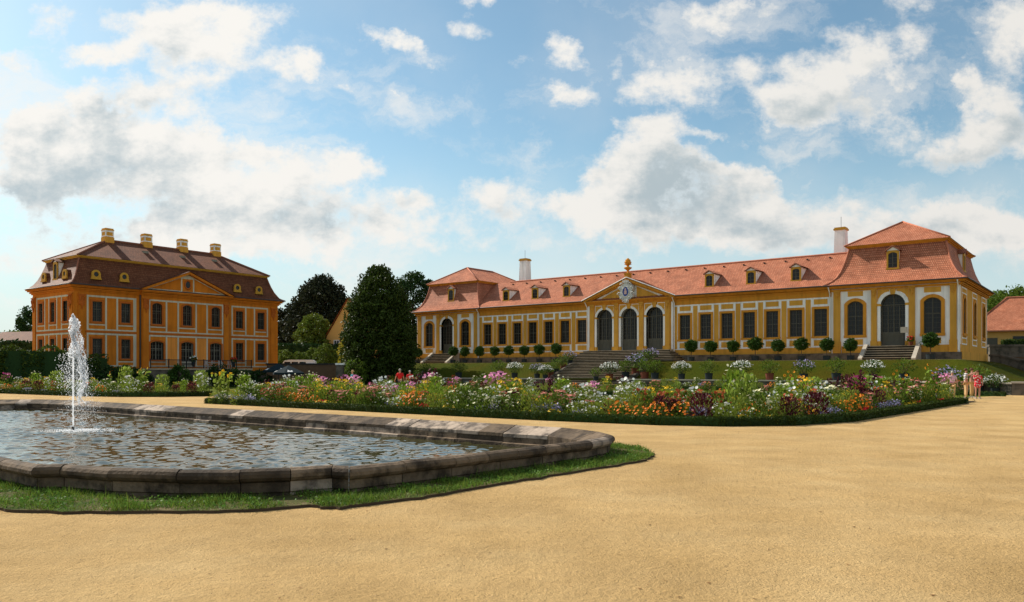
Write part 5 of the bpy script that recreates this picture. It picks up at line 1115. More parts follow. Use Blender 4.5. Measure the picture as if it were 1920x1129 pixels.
spots = [(783,0,'by the left pavilion corner'),(849.5,1,'right of the left pavilion steps'),(871.7,2,'below the left pavilion\'s right window'),(899,2,'before the left pavilion downpipe'),(927.5,0,'under the first left-wing window'),(954,1,'under the second left-wing window'),(983,0,'under the third left-wing window'),(1011,0,'under the fifth left-wing window'),(1042.5,1,'nearest the portal steps in the left wing'),
         (1295.8,0,'nearest the portal steps in the right wing'),(1332.5,1,'under the second right-wing window'),(1374.5,0,'under the third right-wing window'),(1416,1,'under the fourth right-wing window'),(1458.7,0,'between the fourth and fifth right-wing windows'),(1502.5,1,'under the sixth right-wing window'),(1550.3,0,'before the joint of right wing and pavilion'),(1595,2,'below the right pavilion\'s left window'),(1744.7,1,'below the right pavilion\'s right window')]
usedp = set()
for px, k, ph in spots:
    v = -1.7; r_ = (px-960)/FPX; bx, by = OX+v*ey.x, OY+v*ey.y; u = (r_*by-bx)/(ex.x-r_*ex.y); x, y = bx+u*ex.x, by+u*ex.y
    p_ = protos[k]; o = p_ if k not in usedp else copy_tree(p_); usedp.add(k)
    o.location = (x, y, 2.59); s_ = random.uniform(0.94, 1.07); o.scale = (s_, s_, s_*random.uniform(0.96, 1.04)); o.rotation_euler = (0, 0, random.uniform(0, 6))
    tag(o, 'round-headed potted standard tree '+ph, 'potted tree', 'potted standard trees along the orangery')
rp = empty('potted_geranium', (*toworld(27.7, -0.62), 3.86), label='pot of red geraniums on the right pavilion landing beside the door', cat='potted plant')
MB().lathe([(0.14,0),(0.2,.3),(0.22,.34)], 10).build('pot', 'clay', rp); V, F = leaves_ball(140, .3, .08); V[:, 2] += .5; npmesh('foliage', V, F, 'leaf', rp); C = unit(40)*.34; C[:, 2] = abs(C[:, 2])+.5; V, F = disks(C, .075); npmesh('blossoms', V, F, 'fl_red', rp)
sg = MB().box(-.28,.28,-.02,.02,1.1,1.6).box(-.02,.02,-.02,.02,0,1.1).box(-.2,.2,-.12,.12,0,.03)
ss3 = empty('notice_stand', (*toworld(27.15, -0.55), 3.86), A1, label='small pale notice board on a stand beside the right pavilion door', cat='sign'); MB().box(-.28,.28,-.02,.02,1.1,1.6).build('board', 'pale_stone', ss3); MB().box(-.02,.02,-.02,.02,0,1.1).box(-.2,.2,-.12,.12,0,.03).build('stand', 'iron', ss3)

# ------------------------------------------------------------------ flower bed plants
def clump(kind, h, r, fol, leafsize, nleaf, blossoms, nb=0, br=0.03, shape='bush', asp=2.2, top=0.45, spike=False):
    """foliage bush with blossoms in its upper part"""
    e = empty(kind); n = nleaf
    if shape == 'bush':
        z = rng.random(n)**0.8*h*0.92; rr = r*np.sqrt(np.clip(1-((z/h)-0.42)**2/0.42, 0.05, 1)); a = rng.uniform(0, 6.28, n); q = rng.random(n)**0.5
        C = np.stack([rr*q*np.cos(a), rr*q*np.sin(a), z+0.02], 1); D = np.stack([np.cos(a)*q*.5, np.sin(a)*q*.5, np.full(n, .9)], 1)
    elif shape == 'spike':
        ns = max(3, n//60); sx = rng.normal(0, r*.45, (ns, 2)); hh = h*rng.uniform(.65, 1.05, ns); i = rng.integers(0, ns, n); t_ = rng.random(n)
        C = np.stack([sx[i, 0]*(0.4+t_)+rng.normal(0, .045, n), sx[i, 1]*(0.4+t_)+rng.normal(0, .045, n), hh[i]*t_], 1); D = np.stack([rng.normal(0, .6, n), rng.normal(0, .6, n), np.full(n, .7)], 1)
    else:
        a = rng.uniform(0, 6.28, n); ph = np.arccos(rng.random(n)); q = r*rng.random(n)**.35
        C = np.stack([q*np.sin(ph)*np.cos(a), q*np.sin(ph)*np.sin(a), q*np.cos(ph)*h/r*.9+.01], 1); D = C/(np.linalg.norm(C, axis=1)[:, None]+1e-6)
    V, F = cards(C, leafsize, asp, D=D); npmesh('foliage', V, F, fol, e); br *= 1.25; nb = int(nb*1.15)
    if nb:
        if shape == 'spike': i = rng.integers(0, ns, nb); t_ = rng.uniform(.55, 1.05, nb); B = np.stack([sx[i, 0]*(0.4+t_)+rng.normal(0, .03, nb), sx[i, 1]*(0.4+t_)+rng.normal(0, .03, nb), hh[i]*t_], 1)
        elif shape == 'mound': a = rng.uniform(0, 6.28, nb); ph = np.arccos(rng.random(nb)); B = np.stack([r*1.03*np.sin(ph)*np.cos(a), r*1.03*np.sin(ph)*np.sin(a), h*.97*np.cos(ph)+.02], 1)
        else: z = h*(top+(1.06-top)*rng.random(nb)**.7); a = rng.uniform(0, 6.28, nb); q = r*rng.random(nb)**.5*np.sqrt(np.clip(1.15-((z/h)-0.45)**2/0.42, .1, 1)); B = np.stack([q*np.cos(a), q*np.sin(a), z], 1)
        V, F = disks(B, br, k=6); npmesh('blossoms', V, F, blossoms, e)
    return e
def sunflower(h, heads, yel):
    e = empty('sunflower_plant'); mb = MB(); HC = []; LC = []
    for i in range(heads):
        a = random.uniform(0, 6.28); r_ = random.uniform(.05, .38); hh = h*random.uniform(.72, 1.0); x, y = r_*math.cos(a), r_*math.sin(a)
        mb.tube([(x*.2,y*.2,0),(x*.5,y*.5,hh*.5),(x,y,hh)], [.016,.013,.009], 5); HC.append((x, y, hh))
        for k in range(9): t_ = random.uniform(.12, .95); LC.append((x*t_+random.uniform(-.13,.13), y*t_+random.uniform(-.13,.13), hh*t_))
    mb.build('stem', 'leaf_bright', e); V, F = cards(np.array(LC), .105, 1.35); npmesh('foliage', V, F, 'leaf_lime' if yel else 'leaf_bright', e)
    C = np.array(HC); d = np.array([-.25, -.85, .35]); n = len(C)
    for q in C:
        q = q[None]; V, F = disks(q+d*.02, .062, nrm=d[None], k=12, jit=.35); hd = npmesh('flower_head', V, F, 'fl_sun' if not yel else 'fl_yellow', e)
        V, F = disks(q+d*.045, .022, nrm=d[None], k=8, jit=.2); npmesh('flower_disc', V, F, 'seed', hd)
    return e
K = {   # kind: (maker, plain description, rows it stands in)
 'white_cosmos': (lambda: clump('white_cosmos', 1.0, .42, 'leaf_feather', .045, 620, 'fl_white', 34, .034, asp=4), 'feathery white cosmos'),
 'cream_zinnia': (lambda: clump('cream_zinnia', .85, .36, 'leaf', .05, 420, 'fl_cream', 26, .042, asp=2.2), 'cream-flowered zinnia clump'),
 'pink_spider_flower': (lambda: clump('pink_spider_flower', 1.15, .38, 'leaf_feather', .05, 480, 'fl_pink', 44, .04, top=.66, asp=2.6), 'tall pink spider flowers'),
 'magenta_phlox': (lambda: clump('magenta_phlox', .95, .36, 'leaf', .045, 430, 'fl_magenta', 42, .035, top=.66), 'magenta phlox clump'),
 'orange_zinnia': (lambda: clump('orange_zinnia', .62, .40, 'leaf', .042, 380, 'fl_orange', 64, .028, shape='mound'), 'orange-blossomed bush'),
 'red_geranium': (lambda: clump('red_geranium', .34, .27, 'leaf', .042, 200, 'fl_red', 34, .036, shape='mound'), 'low scarlet geranium'),
 'yellow_marigold': (lambda: clump('yellow_marigold', .28, .27, 'leaf', .036, 200, 'fl_yellow', 16, .033, shape='mound'), 'low golden-yellow marigold'),
 'yellow_coneflower': (lambda: clump('yellow_coneflower', 1.0, .38, 'leaf_bright', .05, 430, 'fl_yellow', 34, .036, top=.5), 'yellow coneflowers'),
 'red_amaranth': (lambda: clump('red_amaranth', 1.2, .34, 'leaf_red', .06, 420, 'leaf_red', 0, shape='spike', asp=2), 'dark wine-red leafy amaranth'),
 'purple_perilla': (lambda: clump('purple_perilla', .85, .34, 'leaf_red', .055, 360, 'fl_rust', 14, .03), 'dark purple-leaved perilla'),
 'white_alyssum': (lambda: clump('white_alyssum', .52, .44, 'leaf_grey', .03, 420, 'fl_white', 130, .02, shape='mound'), 'mound of tiny white flowers'),
 'white_bedding': (lambda: clump('white_bedding', .5, .34, 'leaf_feather', .035, 300, 'fl_white', 30, .024), 'low white-flowered filler plant'),
 'lilac_ageratum': (lambda: clump('lilac_ageratum', .42, .32, 'leaf_grey', .036, 280, 'fl_lilac', 50, .026), 'low lilac ageratum'),
 'tobacco_plant': (lambda: clump('tobacco_plant', 1.15, .36, 'leaf_bright', .065, 330, 'fl_cream', 14, .03, asp=1.7), 'bright green tobacco plant'),
 'burning_bush': (lambda: clump('burning_bush', .9, .26, 'leaf_bright', .05, 520, 'fl_cream', 0, asp=4.5), 'feathery green burning bush'),
 'castor_plant': (lambda: clump('castor_plant', 1.35, .42, 'leaf_lime', .075, 330, 'fl_cream', 8, .035, asp=1.6), 'tall lime-leaved plant'),
 'rusty_helenium': (lambda: clump('rusty_helenium', .8, .36, 'leaf', .045, 400, 'fl_rust', 44, .03), 'rust-red flowering helenium'),
 'rose_dahlia': (lambda: clump('rose_dahlia', .85, .38, 'leaf', .055, 380, 'fl_rose', 22, .045), 'salmon-rose dahlia bush'),
 'green_filler': (lambda: clump('green_filler', .75, .42, 'leaf_feather', .05, 520, 'fl_yellow', 10, .022, asp=3.5), 'airy yellow-specked plant'),
 'sunflower_plant': (lambda: sunflower(1.75, 4, False), 'tall sunflower with orange heads'),
 'yellow_sunflower': (lambda: sunflower(1.45, 6, True), 'branching small-headed sunflower'),
}
PROTO = {}; CAT = {'sunflower_plant': 'sunflower', 'yellow_sunflower': 'sunflower'}; LAB = {}
def plant(kind, x, y, where, s=1.0, z=0.0):
    if 960+FPX*x/y > 1800 and y < 50.5: return
    if kind not in PROTO: o = PROTO[kind] = K[kind][0](); o.name = kind
    else: o = copy_tree(PROTO[kind])
    o.location = (x, y, z); q = s*random.uniform(.76, 1.30); o.scale = (q, q, q*random.uniform(.9, 1.1)); o.rotation_euler = (0, 0, random.uniform(-.7, .7))
    for f_ in ('size',): pass
    tag(o, K[kind][1]+' '+where, CAT.get(kind, 'flowering plant'), 'plants of the flower beds: '+kind.replace('_', ' ')); LAB.setdefault(o['label'], []).append(o); return o
def path_pts(P, step):
    out = []; acc = 0.0
    for a, b in zip(P[:-1], P[1:]):
        a, b = Vector(a), Vector(b); Ln = (b-a).length; d = (b-a)/Ln; nn = Vector((-d.y, d.x)); s = acc
        while s < Ln: out.append((a+d*s, nn)); s += step
        acc = s-Ln
    return out
H1 = [(-15.3,39.4),(-5.5,31.3),(1.05,26.0),(4.2,23.9),(6.2,23.3),(8.4,23.6),(11.0,25.4),(22.6,39.4)]     # front hedge of the main bed (its outer foot)
H2 = [(22.6,39.4),(15.5,45.2),(2.8,55.0),(-4.5,60.6)]                                                      # inner hedge along the far side
def shift(P, d):                               # to the left of the walking direction
    out = []
    for i, q in enumerate(P):
        a = Vector(P[max(i-1, 0)]); b = Vector(P[min(i+1, len(P)-1)]); t_ = (b-a).normalized(); out.append(tuple(Vector(q)+Vector((-t_.y, t_.x))*d))
    return out
hedge_line('box_hedge', shift(H1, .17), .34, .26, 'leaf_box', .028, 900, 'low clipped box hedge edging the front of the main flower bed')
hedge_line('box_hedge', H2, .34, .28, 'leaf_box', .04, 300, 'low box hedge between the inner lawn and the rear flowers')
H4 = [(-46,60.5),(-37,57),(-28.3,50.9),(-24.5,49.3),(-21.5,49.4),(-19.4,50.8)]
hedge_line('box_hedge', shift(H4, .17), .34, .30, 'leaf_box', .05, 250, 'low box hedge edging the left flower bed beyond the fountain')
H3 = [toworld(u, v) for u, v in ((36.2,-16.9), (29,-14.6), (20,-12.9), (5,-12.9))]; H3b = [toworld(u, -12.9) for u in (-6, -20, -34)]
hedge_line('box_hedge', H3, .34, .28, 'leaf_box', .05, 200, 'low box hedge before the long wall right of the stairs'); hedge_line('box_hedge', H3b, .34, .28, 'leaf_box', .05, 200, 'low box hedge before the long wall left of the stairs')
HL = [(-15.3,39.4),(-8.5,48.5),(-4.5,54)]
# lawns
def lawn(name, poly, z, lb):
    tri = tessellate_polygon([[Vector((x, y, 0)) for x, y in poly]]); mb = MB(); mb.add([(x, y, z) for x, y in poly], tri); tag(mb.build(name, 'lawn'), lb, kind='structure')
lawn('lawn', H1+[(15.5,45.2),(2.8,55.0),(-4.5,60.6)], 0.006, 'inner lawn of the parterre'); lawn('back_lawn', [toworld(u, v) for u, v in ((-40,-24),(34,-24),(36.4,-13.4),(29.5,-9),(-40,-9))], 0.004, 'strip of lawn before the long low wall')
lawn('left_lawn', [(-46,60.5),(-37,57),(-28.3,50.9),(-24.5,49.3),(-21.5,49.4),(-19.4,50.8),(-12,60),(-20,90),(-60,90)], 0.005, 'lawn around the left flower bed')
# soil under the borders
def soil(P, d, lb):
    q = P+shift(P, d)[::-1]; tri = tessellate_polygon([[Vector((x, y, 0)) for x, y in q]]); mb = MB(); mb.add([(x, y, 0.03) for x, y in q], tri); mb.build('soil', 'soil'); o = bpy.data.objects['soil'] if False else COL.objects[-1]; tag(o, lb, kind='structure')
soil(H1, 4.0, 'dark soil of the front border'); soil(H4, 4.5, 'dark soil of the left border'); soil(H2, -3.4, 'dark soil of the inner border')
BACK = [(470,'by the left tip of the main bed'),(540,'below the palace right corner'),(590,'below the white van'),(650,'below the yellow shrub'),(720,'below the dark conical tree'),(780,'before the red shirts'),(850,'below the left pavilion'),(930,'below the left wing start'),(1010,'below the left wing middle'),
        (1080,'left of the staircase'),(1150,'below the staircase'),(1225,'right of the staircase'),(1300,'below first right-wing window'),(1370,'below second right-wing window'),(1440,'below the right wing middle'),(1510,'below fifth right-wing window'),(1580,'before the right pavilion joint'),(1660,'below the right pavilion steps'),(1740,'below right pavilion window'),(2100,'near the right-hand visitors')]
def where(x, y, row):
    px = 960+FPX*x/y; ph = [b for a, b in BACK if px < a][0]; return row+' '+ph
pools = {'front': ['yellow_marigold','red_geranium','purple_perilla','orange_zinnia','lilac_ageratum','yellow_marigold','rusty_helenium','green_filler','green_filler','rose_dahlia','white_bedding','cream_zinnia'],
         'mid': ['white_cosmos','green_filler','rose_dahlia','rusty_helenium','purple_perilla','cream_zinnia','white_bedding','yellow_coneflower','burning_bush','green_filler','orange_zinnia','white_cosmos'],
         'back': ['yellow_coneflower','pink_spider_flower','white_cosmos','castor_plant','magenta_phlox','tobacco_plant','red_amaranth','cream_zinnia','green_filler','green_filler','green_filler','burning_bush','tobacco_plant','rose_dahlia']}
rows1 = [('front',.78,.62,'in the front row'),('front',1.2,.72,'in the second row'),('mid',1.7,.66,'in the third row'),('mid',2.2,.74,'in the fourth row'),('back',2.7,.8,'in the rear row'),('back',3.4,.95,'by the lawn')]
for pool, off, step, ph in rows1:
    seq = list(pools[pool])
    pts_ = path_pts(shift(H1, off), step); last = None
    for i, (q, nn) in enumerate(pts_):
        if random.random() < .07: continue
        k = random.choice(seq)
        if random.random() < .45 and last: k = last
        last = k
        px = 960+FPX*q.x/q.y
        if off > 1.9 and (845 < px < 905 or 965 < px < 1055 or 1305 < px < 1425) and random.random() < (.85 if off > 2.5 else .45): continue
        x, y = q.x+random.uniform(-.16,.16), q.y+random.uniform(-.16,.16); plant(k, x, y, where(x, y, ph))
# the pieces that can be told apart in the photograph
for k, px, py_, s in (('orange_zinnia',1045,772,1.25),('orange_zinnia',1032,774,1.1),('orange_zinnia',1056,771,1.2),('red_geranium',1170,779,1.25),('red_geranium',1180,780,1.2),('white_alyssum',1290,783,1.25),('white_cosmos',1200,765,1.25),('white_cosmos',1180,767,1.2),('orange_zinnia',822,772,1.1),('orange_zinnia',815,770,1.0),('red_amaranth',815,766,1.15),('red_amaranth',806,766,1.1),('pink_spider_flower',938,765,1.3),('pink_spider_flower',925,766,1.2),
                      ('white_cosmos',710,762,1.2),('white_cosmos',735,764,1.25),('white_cosmos',722,760,1.2),('red_amaranth',637,760,1.15),('red_amaranth',497,754,1.2),('magenta_phlox',555,752,1.2),('pink_spider_flower',590,753,1.1),('sunflower_plant',1488,780,1.08),('sunflower_plant',1496,782,1.0),('castor_plant',1385,786,1.2),('castor_plant',1400,787,1.1),('tobacco_plant',1380,784,1.2),('sunflower_plant',1690,770,1.0),('sunflower_plant',1750,762,1.0),
                      ('red_amaranth',1031,774,1.1),('red_amaranth',1068,780,1.0),('red_geranium',1263+355,783,1.2),('red_geranium',718,765,1.1),('red_geranium',563,757,1.1),('red_amaranth',1615,776,1.0),('magenta_phlox',1605,774,1.1),('white_alyssum',1160,781,1.0),('white_alyssum',1540,783,1.15)):
    Y = gy(py_+ (0)); plant(k, gx(px, Y), Y, where(gx(px, Y), Y, 'standing out'), s)
for pool, off, step, ph in (('front',-.5,1.1,'behind the inner hedge'),('mid',-1.2,1.2,'in the inner border'),('back',-2.2,1.3,'behind the inner border')):
    for q, nn in path_pts(shift(H2, off), step):
        if random.random() < .1: continue
        k = random.choice(pools[pool]); plant(k, q.x+random.uniform(-.2,.2), q.y+random.uniform(-.2,.2), where(q.x, q.y, ph))
for pool, off, step, ph in (('mid',-.7,1.1,'in the cross border'),('back',-1.6,1.1,'rear of cross border'),('mid',-2.6,1.2,'inside the cross border')):
    for q, nn in path_pts(shift(HL, off), step):
        k = random.choice(pools[pool]); plant(k, q.x+random.uniform(-.2,.2), q.y+random.uniform(-.2,.2), where(q.x, q.y, ph))
# the strip before the long wall, either side of the stairs, and behind the visitors
for pool, vv, step, ph in (('front',-12.4,1.5,'before the long wall'),('mid',-11.6,1.5,'against the long wall'),('back',-10.8,2.2,'closest to the long wall')):
    for a, b in ((-33,-8),(8,36)):
        for u in np.arange(a, b, step):
            if random.random() < .12: continue
            x, y = toworld(u+random.uniform(-.4,.4), vv-4.2*sst(u, 19, 35)); k = random.choice(pools[pool]); plant(k, x, y, where(x, y, ph), 1.1)
LF = [(60,'at the left edge of the photo'),(125,'left of the fountain jet'),(180,'right beside the fountain spray'),(250,'below the left palace windows'),(330,'below the terrace railing'),(400,'near its right end'),(3000,'behind the main bed tip')]
for pool, off, step, ph in (('front',.6,.95,'left bed front row'),('mid',1.4,.95,'left bed middle'),('back',2.4,1.1,'left bed rear'),('back',3.5,1.4,'left bed back edge')):
    for q, nn in path_pts(shift(H4, off), step):
        if 960+FPX*q.x/q.y < -60: continue
        k = random.choice(pools[pool]); px = 960+FPX*q.x/q.y; w4 = [b for a, b in LF if px < a][0]; plant(k, q.x+random.uniform(-.25,.25), q.y+random.uniform(-.25,.25), ph+' '+w4, 1.05)
for k, px, Y, s in (('sunflower_plant',205,54,1.0),('sunflower_plant',268,54,1.1),('yellow_sunflower',272,53.5,1.1),('yellow_sunflower',410,50,1.1),('yellow_sunflower',425,50.5,1.0)): plant(k, gx(px, Y), Y, 'standing clear above the left bed', s)
# low green mass filling the borders between the countable plants
fill_p = []; fill_b = []
for P_, w0, w1, dn, bd in ((H1, .35, 3.9, 170, 10), (H4, .4, 4.4, 45, 4), (H2, -.3, -3.2, 50, 4)):
    for a, b in zip(shift(P_, 0)[:-1], shift(P_, 0)[1:]):
        a, b = Vector(a), Vector(b); Ln = (b-a).length; d = (b-a)/Ln; nn = Vector((-d.y, d.x)); n = int(Ln*abs(w1-w0)*dn)
        s = rng.random(n)*Ln; o_2 = rng.uniform(w0, w1, n) if w1 > w0 else rng.uniform(w1, w0, n); hh = 0.12+0.42*np.clip((abs(o_2)-.2)/1.8, 0, 1)*(0.6+0.4*np.sin(s*1.7)*np.sin(o_2*3))
        C = np.stack([a.x+d.x*s+nn.x*o_2, a.y+d.y*s+nn.y*o_2, 0.02+hh*rng.random(n)], 1); fill_p.append(cards(C, .05, 2.5, D=np.tile([0, 0, .8], (n, 1))))
V, F = join(fill_p); tag(npmesh('bedding_foliage', V, F, 'leaf_feather'), 'low green undergrowth filling the flower borders', 'undergrowth', kind='stuff')

# container plants before the bank
def container(px, Y, kind, z, lb, s=1.0, dark=True, on=False):
    if on:                                     # they stand on the strip just behind the low wall
        r_ = (px-960)/FPX; bx, by = OX-8.55*ey.x, OY-8.55*ey.y; u = (r_*by-bx)/(ex.x-r_*ex.y); Y = by+u*ex.y; z = 0.80
    e = empty('container_plant', (gx(px, Y), Y, z), label=lb, cat='potted plant', group='container plants along the low wall'); e.scale = (s, s, s)
    MB().lathe([(0.26,0),(0.33,.1),(0.38,.62),(0.42,.66),(0.36,.66)], 12).build('pot', 'pot' if dark else 'clay', e)
    n = 420; d = unit(n); C = d*(0.95*rng.random(n)**.5)[:, None]*np.array([1, 1, .72]); C[:, 2] += 1.25; C[:, :2] *= 1+0.15*np.sin(C[:, 2:3]*7); V, F = cards(C, .085, 1.8, D=d); npmesh('foliage', V, F, 'leaf_top' if kind else 'leaf', e)
    mb = MB()
    for k in range(9): a = k*.7; mb.tube([(0,0,.6),(.35*math.cos(a),.35*math.sin(a),1.1),(.7*math.cos(a),.7*math.sin(a),1.5)], [.02,.012,.006], 4)
    mb.build('stem', 'bark', e)
    if kind: n = 190 if kind == 'fl_white' else 110; d = unit(n); d[:, 2] = abs(d[:, 2])*.9; B = d*(0.75+.35*rng.random(n))[:, None]*np.array([1, 1, .78]); B[:, 2] += 1.25; V, F = disks(B, .055); npmesh('blossoms', V, F, kind, e)
for px, Y, kd, z, s, lb, dk in ((797,74,None,.0,1.0,'leafy container plant below the left pavilion',1),(860,73,None,.0,1.1,'green container shrub left of the white lily pot',1),(935,71,None,.0,1.15,'dark green container shrub between two white-flowered pots',1),(965,72,'fl_white',.3,1.0,'white-flowered container plant below the left wing',1),(1007,71,'fl_lilac',.3,.9,'lilac-flowered container plant left of the stairs',1),
    (1228,66,None,.2,1.1,'loose green container shrub right of the stairs',1),(1278,65,'fl_white',.2,.95,'white-flowered container plant nearest the stairs on the right',1),(1329,63.5,None,.1,1.05,'green shrub in black pot below the second right-wing window',1),(1391,62,'fl_white',.1,1.0,'pale lilac-white container plant below the third right-wing window',1),(1443,61,None,.1,1.05,'green shrub in reddish clay pot',0),
    (1507,60,'fl_lilac',.1,1.0,'lilac-white container plant in the middle of the right wing',1),(1568,58.5,None,.1,1.1,'tall green shrub in black pot near the pavilion joint',1),(1637,57,'fl_white',.0,.95,'white-flowered container plant below the right pavilion steps',1),(1695,56,None,.0,1.05,'green shrub right of the white-flowered pavilion pot',1),(1775,54,'fl_lilac',.0,1.1,'big pale-flowered shrub beside the visitors',1),(1832,55,None,.0,1.2,'leafy green shrub behind the visitors',1),(1866,54,'fl_white',.0,.8,'white-flowered shrub right of the visitors',1)): container(px, Y, kd, z, lb, s*0.92, dk, px < 1700)
for i, (u, v, z, s, kd, lb) in enumerate(((-5.5,-8.6,.80,.8,'fl_white','potted plant at the foot of the left stair cheek'),(-5.5,-7.6,1.05,.85,None,'bright leafy pot low on the left stair cheek'),(-5.5,-6.6,1.45,.85,None,'bright leafy pot halfway up the left stair cheek'),(-5.5,-5.3,1.95,.85,None,'leafy pot high on the left stair cheek'),(-5.4,-4.1,2.35,.8,'fl_lilac','blue-lilac pot at the top of the left stair cheek'),
    (2.6,-9.2,.80,.95,'fl_white','white-flowered pot low on the right of the stairs'),(3.7,-8.0,.95,1.05,None,'broad-leaved plant low on the right stair side'),(4.2,-6.9,1.3,1.1,'fl_lilac','agapanthus pot halfway up the right stair side'),(4.4,-5.7,1.75,1.1,None,'leafy pot upper right of the stairs'),(4.5,-4.5,2.2,.95,'fl_lilac','lilac pot at the top right of the stairs'),(1.3,-9.6,.75,.7,None,'spiky green pot on the lower steps'),(5.9,-8.2,.9,1.1,None,'spreading green shrub right beside the stairs'))):
    x, y = toworld(u, v); container(960+FPX*x/y, y, kd, z-.1, lb, s, i % 2 == 0)

# ------------------------------------------------------------------ people
def skin_obj(name, verts, edges, radii, m, parent, sub=1, root=0):
    me = bpy.data.meshes.new(name); me.from_pydata(verts, edges, []); me.materials.append(M[m]); o = link(bpy.data.objects.new(name, me), parent)
    md = o.modifiers.new('skin', 'SKIN'); md.use_smooth_shade = True; sl = me.skin_vertices[0].data
    for i, r_ in enumerate(radii): sl[i].radius = r_ if isinstance(r_, tuple) else (r_, r_)
    sl[root].use_root = True; s2 = o.modifiers.new('sub', 'SUBSURF'); s2.levels = s2.render_levels = sub; return o
def person(x, y, rz, label, h=1.72, top='red', legs='white', hair='grey', arms=None, dress=False, shorts=False, sleeve=0.5, wide=1.0, stripes=None, long=False):
    """standing person; local -y is where they face"""
    e = empty('person', (x, y, 0), rz, label=label, cat='person'); s = h/1.75; e.scale = (s, s, s)
    A_ = arms or {}
    Vt = [(0,0,.96),(0,0,1.14),(0,-.005,1.34),(0,0,1.47),(0,-.012,1.54),(0,-.02,1.66),(0,-.085,1.635)]; Ed = [(0,1),(1,2),(2,3),(3,4),(4,5),(5,6)]
    Rd = [(.15*wide,.11*wide),(.13*wide,.10*wide),(.165*wide,.105*wide),(.06,.06),(.062,.065),(.078,.095),.014]
    def add(p, r_, par): Vt.append(p); Rd.append(r_); Ed.append((par, len(Vt)-1)); return len(Vt)-1
    arm_i = {}
    for sd_ in (-1, 1):
        el, wr = A_.get(sd_, ((sd_*.25*wide, .03, 1.14), (sd_*.26*wide, -.06, .90)))
        a = add((sd_*.17*wide, 0, 1.41), .058, 2); b = add(el, .042, a); c = add(wr, .027, b); wv = Vector(wr); dv = (wv-Vector(el)).normalized(); sdv = dv.cross(Vector((0,1,0.3))).normalized()
        pm = wv+dv*.06; p = add(tuple(pm), (.034,.018), c); arm_i[sd_] = (el, wr)
        for k in range(4):
            o_3 = sdv*(k-1.5)*.019; L_2 = (.062,.074,.07,.054)[k]; q = add(tuple(pm+o_3+dv*.035), .0095, p); q = add(tuple(pm+o_3+dv*(.035+L_2*.6)+Vector((0,-.012,0))), .0088, q); add(tuple(pm+o_3*.9+dv*(.03+L_2)+Vector((0,-.026,0))), .0075, q)
        t_ = add(tuple(wv+dv*.03+sdv*.038), .011, c); add(tuple(wv+dv*.065+sdv*.055), .009, t_)
        hp = add((sd_*.085*wide, 0, .90), .088*wide, 0); kn = add((sd_*.10, -.015, .50), .058, hp); an = add((sd_*.105, .01, .10), .038, kn); hl = add((sd_*.105, .03, .045), .038, an); add((sd_*.12, -.13, .03), .03, hl)
    body = skin_obj('body', Vt, Ed, Rd, 'skin', e)
    def cloth(n_, c): 
        if n_ not in M: M[n_] = mat(n_, c, .85, .08, 4)
        return n_
    # shirt or dress
    Vs = [(0,0,.93 if not dress else .62),(0,0,1.14),(0,-.005,1.33),(0,0,1.455)]; Es = [(0,1),(1,2),(2,3)]; Rs = [(.168*wide,.128*wide) if not dress else (.235*wide,.19),(.155*wide,.122*wide),(.182*wide,.124*wide),(.075,.075)]
    for sd_ in (-1, 1):
        el, wr = arm_i[sd_]; Vs.append((sd_*.17*wide,0,1.405)); Rs.append(.072); Es.append((2, len(Vs)-1)); k0 = len(Vs)-1
        t0 = Vector((sd_*.17*wide,0,1.405)); Vs.append(tuple(t0.lerp(Vector(el), min(1, sleeve*1.6)))); Rs.append(.058); Es.append((k0, k0+1))
        if long: Vs.append(tuple(Vector(el).lerp(Vector(wr), .92))); Rs.append(.042); Es.append((k0+1, k0+2))
    g_ = skin_obj('dress' if dress else 'shirt', Vs, Es, Rs, top, e, 1, 0)
    if not dress:
        Vp = [(0,0,.97)]; Rp = [(.168*wide,.128*wide)]; Ep = []
        for sd_ in (-1, 1):
            Vp.append((sd_*.09*wide,0,.86)); Rp.append(.102*wide); Ep.append((0, len(Vp)-1)); Vp.append((sd_*.10,-.012,.50)); Rp.append(.078); Ep.append((len(Vp)-2, len(Vp)-1))
            if not shorts: Vp.append((sd_*.105,.01,.12)); Rp.append(.062); Ep.append((len(Vp)-2, len(Vp)-1))
        skin_obj('shorts' if shorts else 'trousers', Vp, Ep, Rp, legs, e, 1, 0)
    mb = MB(); pr = [(0.088*math.sin(a), 1.655+0.115*math.cos(a)) for a in np.linspace(0.02, 1.75, 8)][::-1]; mb.lathe(pr, 14, 0, .015, 1, 1.18)
    if long or hair in ('hair_black',): mb.lathe([(.05,1.42),(.09,1.5),(.098,1.6),(.09,1.68)], 12, 0, .035, 1, .9)
    mb.build('hair', hair, e, smooth=True)
    mb = MB(); [mb.box(sx*.034-.012, sx*.034+.012, -.117, -.105, 1.645, 1.657) for sx in (-1, 1)]; mb.build('eyes', 'hair_black', e)
    mb = MB(); [mb.prism([(sx*.11-.05,0),(sx*.11+.05,0),(sx*.11+.045,.07),(sx*.11-.045,.07)], -.17, .07) for sx in (-1, 1)]; mb.build('shoes', 'shoe', e)
    return e
for n_, c in dict(cl_red=(.62,.02,.02), cl_teal=(.02,.17,.22), cl_black=(.012,.012,.016), cl_jean=(.09,.15,.24), cl_white=(.75,.75,.73), cl_beige=(.62,.40,.20), cl_pink=(.62,.40,.46), cl_navy=(.025,.025,.05), cl_tan=(.60,.38,.16), hair_grey=(.45,.42,.38), hair_black=(.02,.016,.014), hair_blond=(.50,.33,.17), hair_brown=(.12,.06,.035), shoe=(.35,.33,.30)).items(): M[n_] = mat(n_, c, .85, .08, 5)
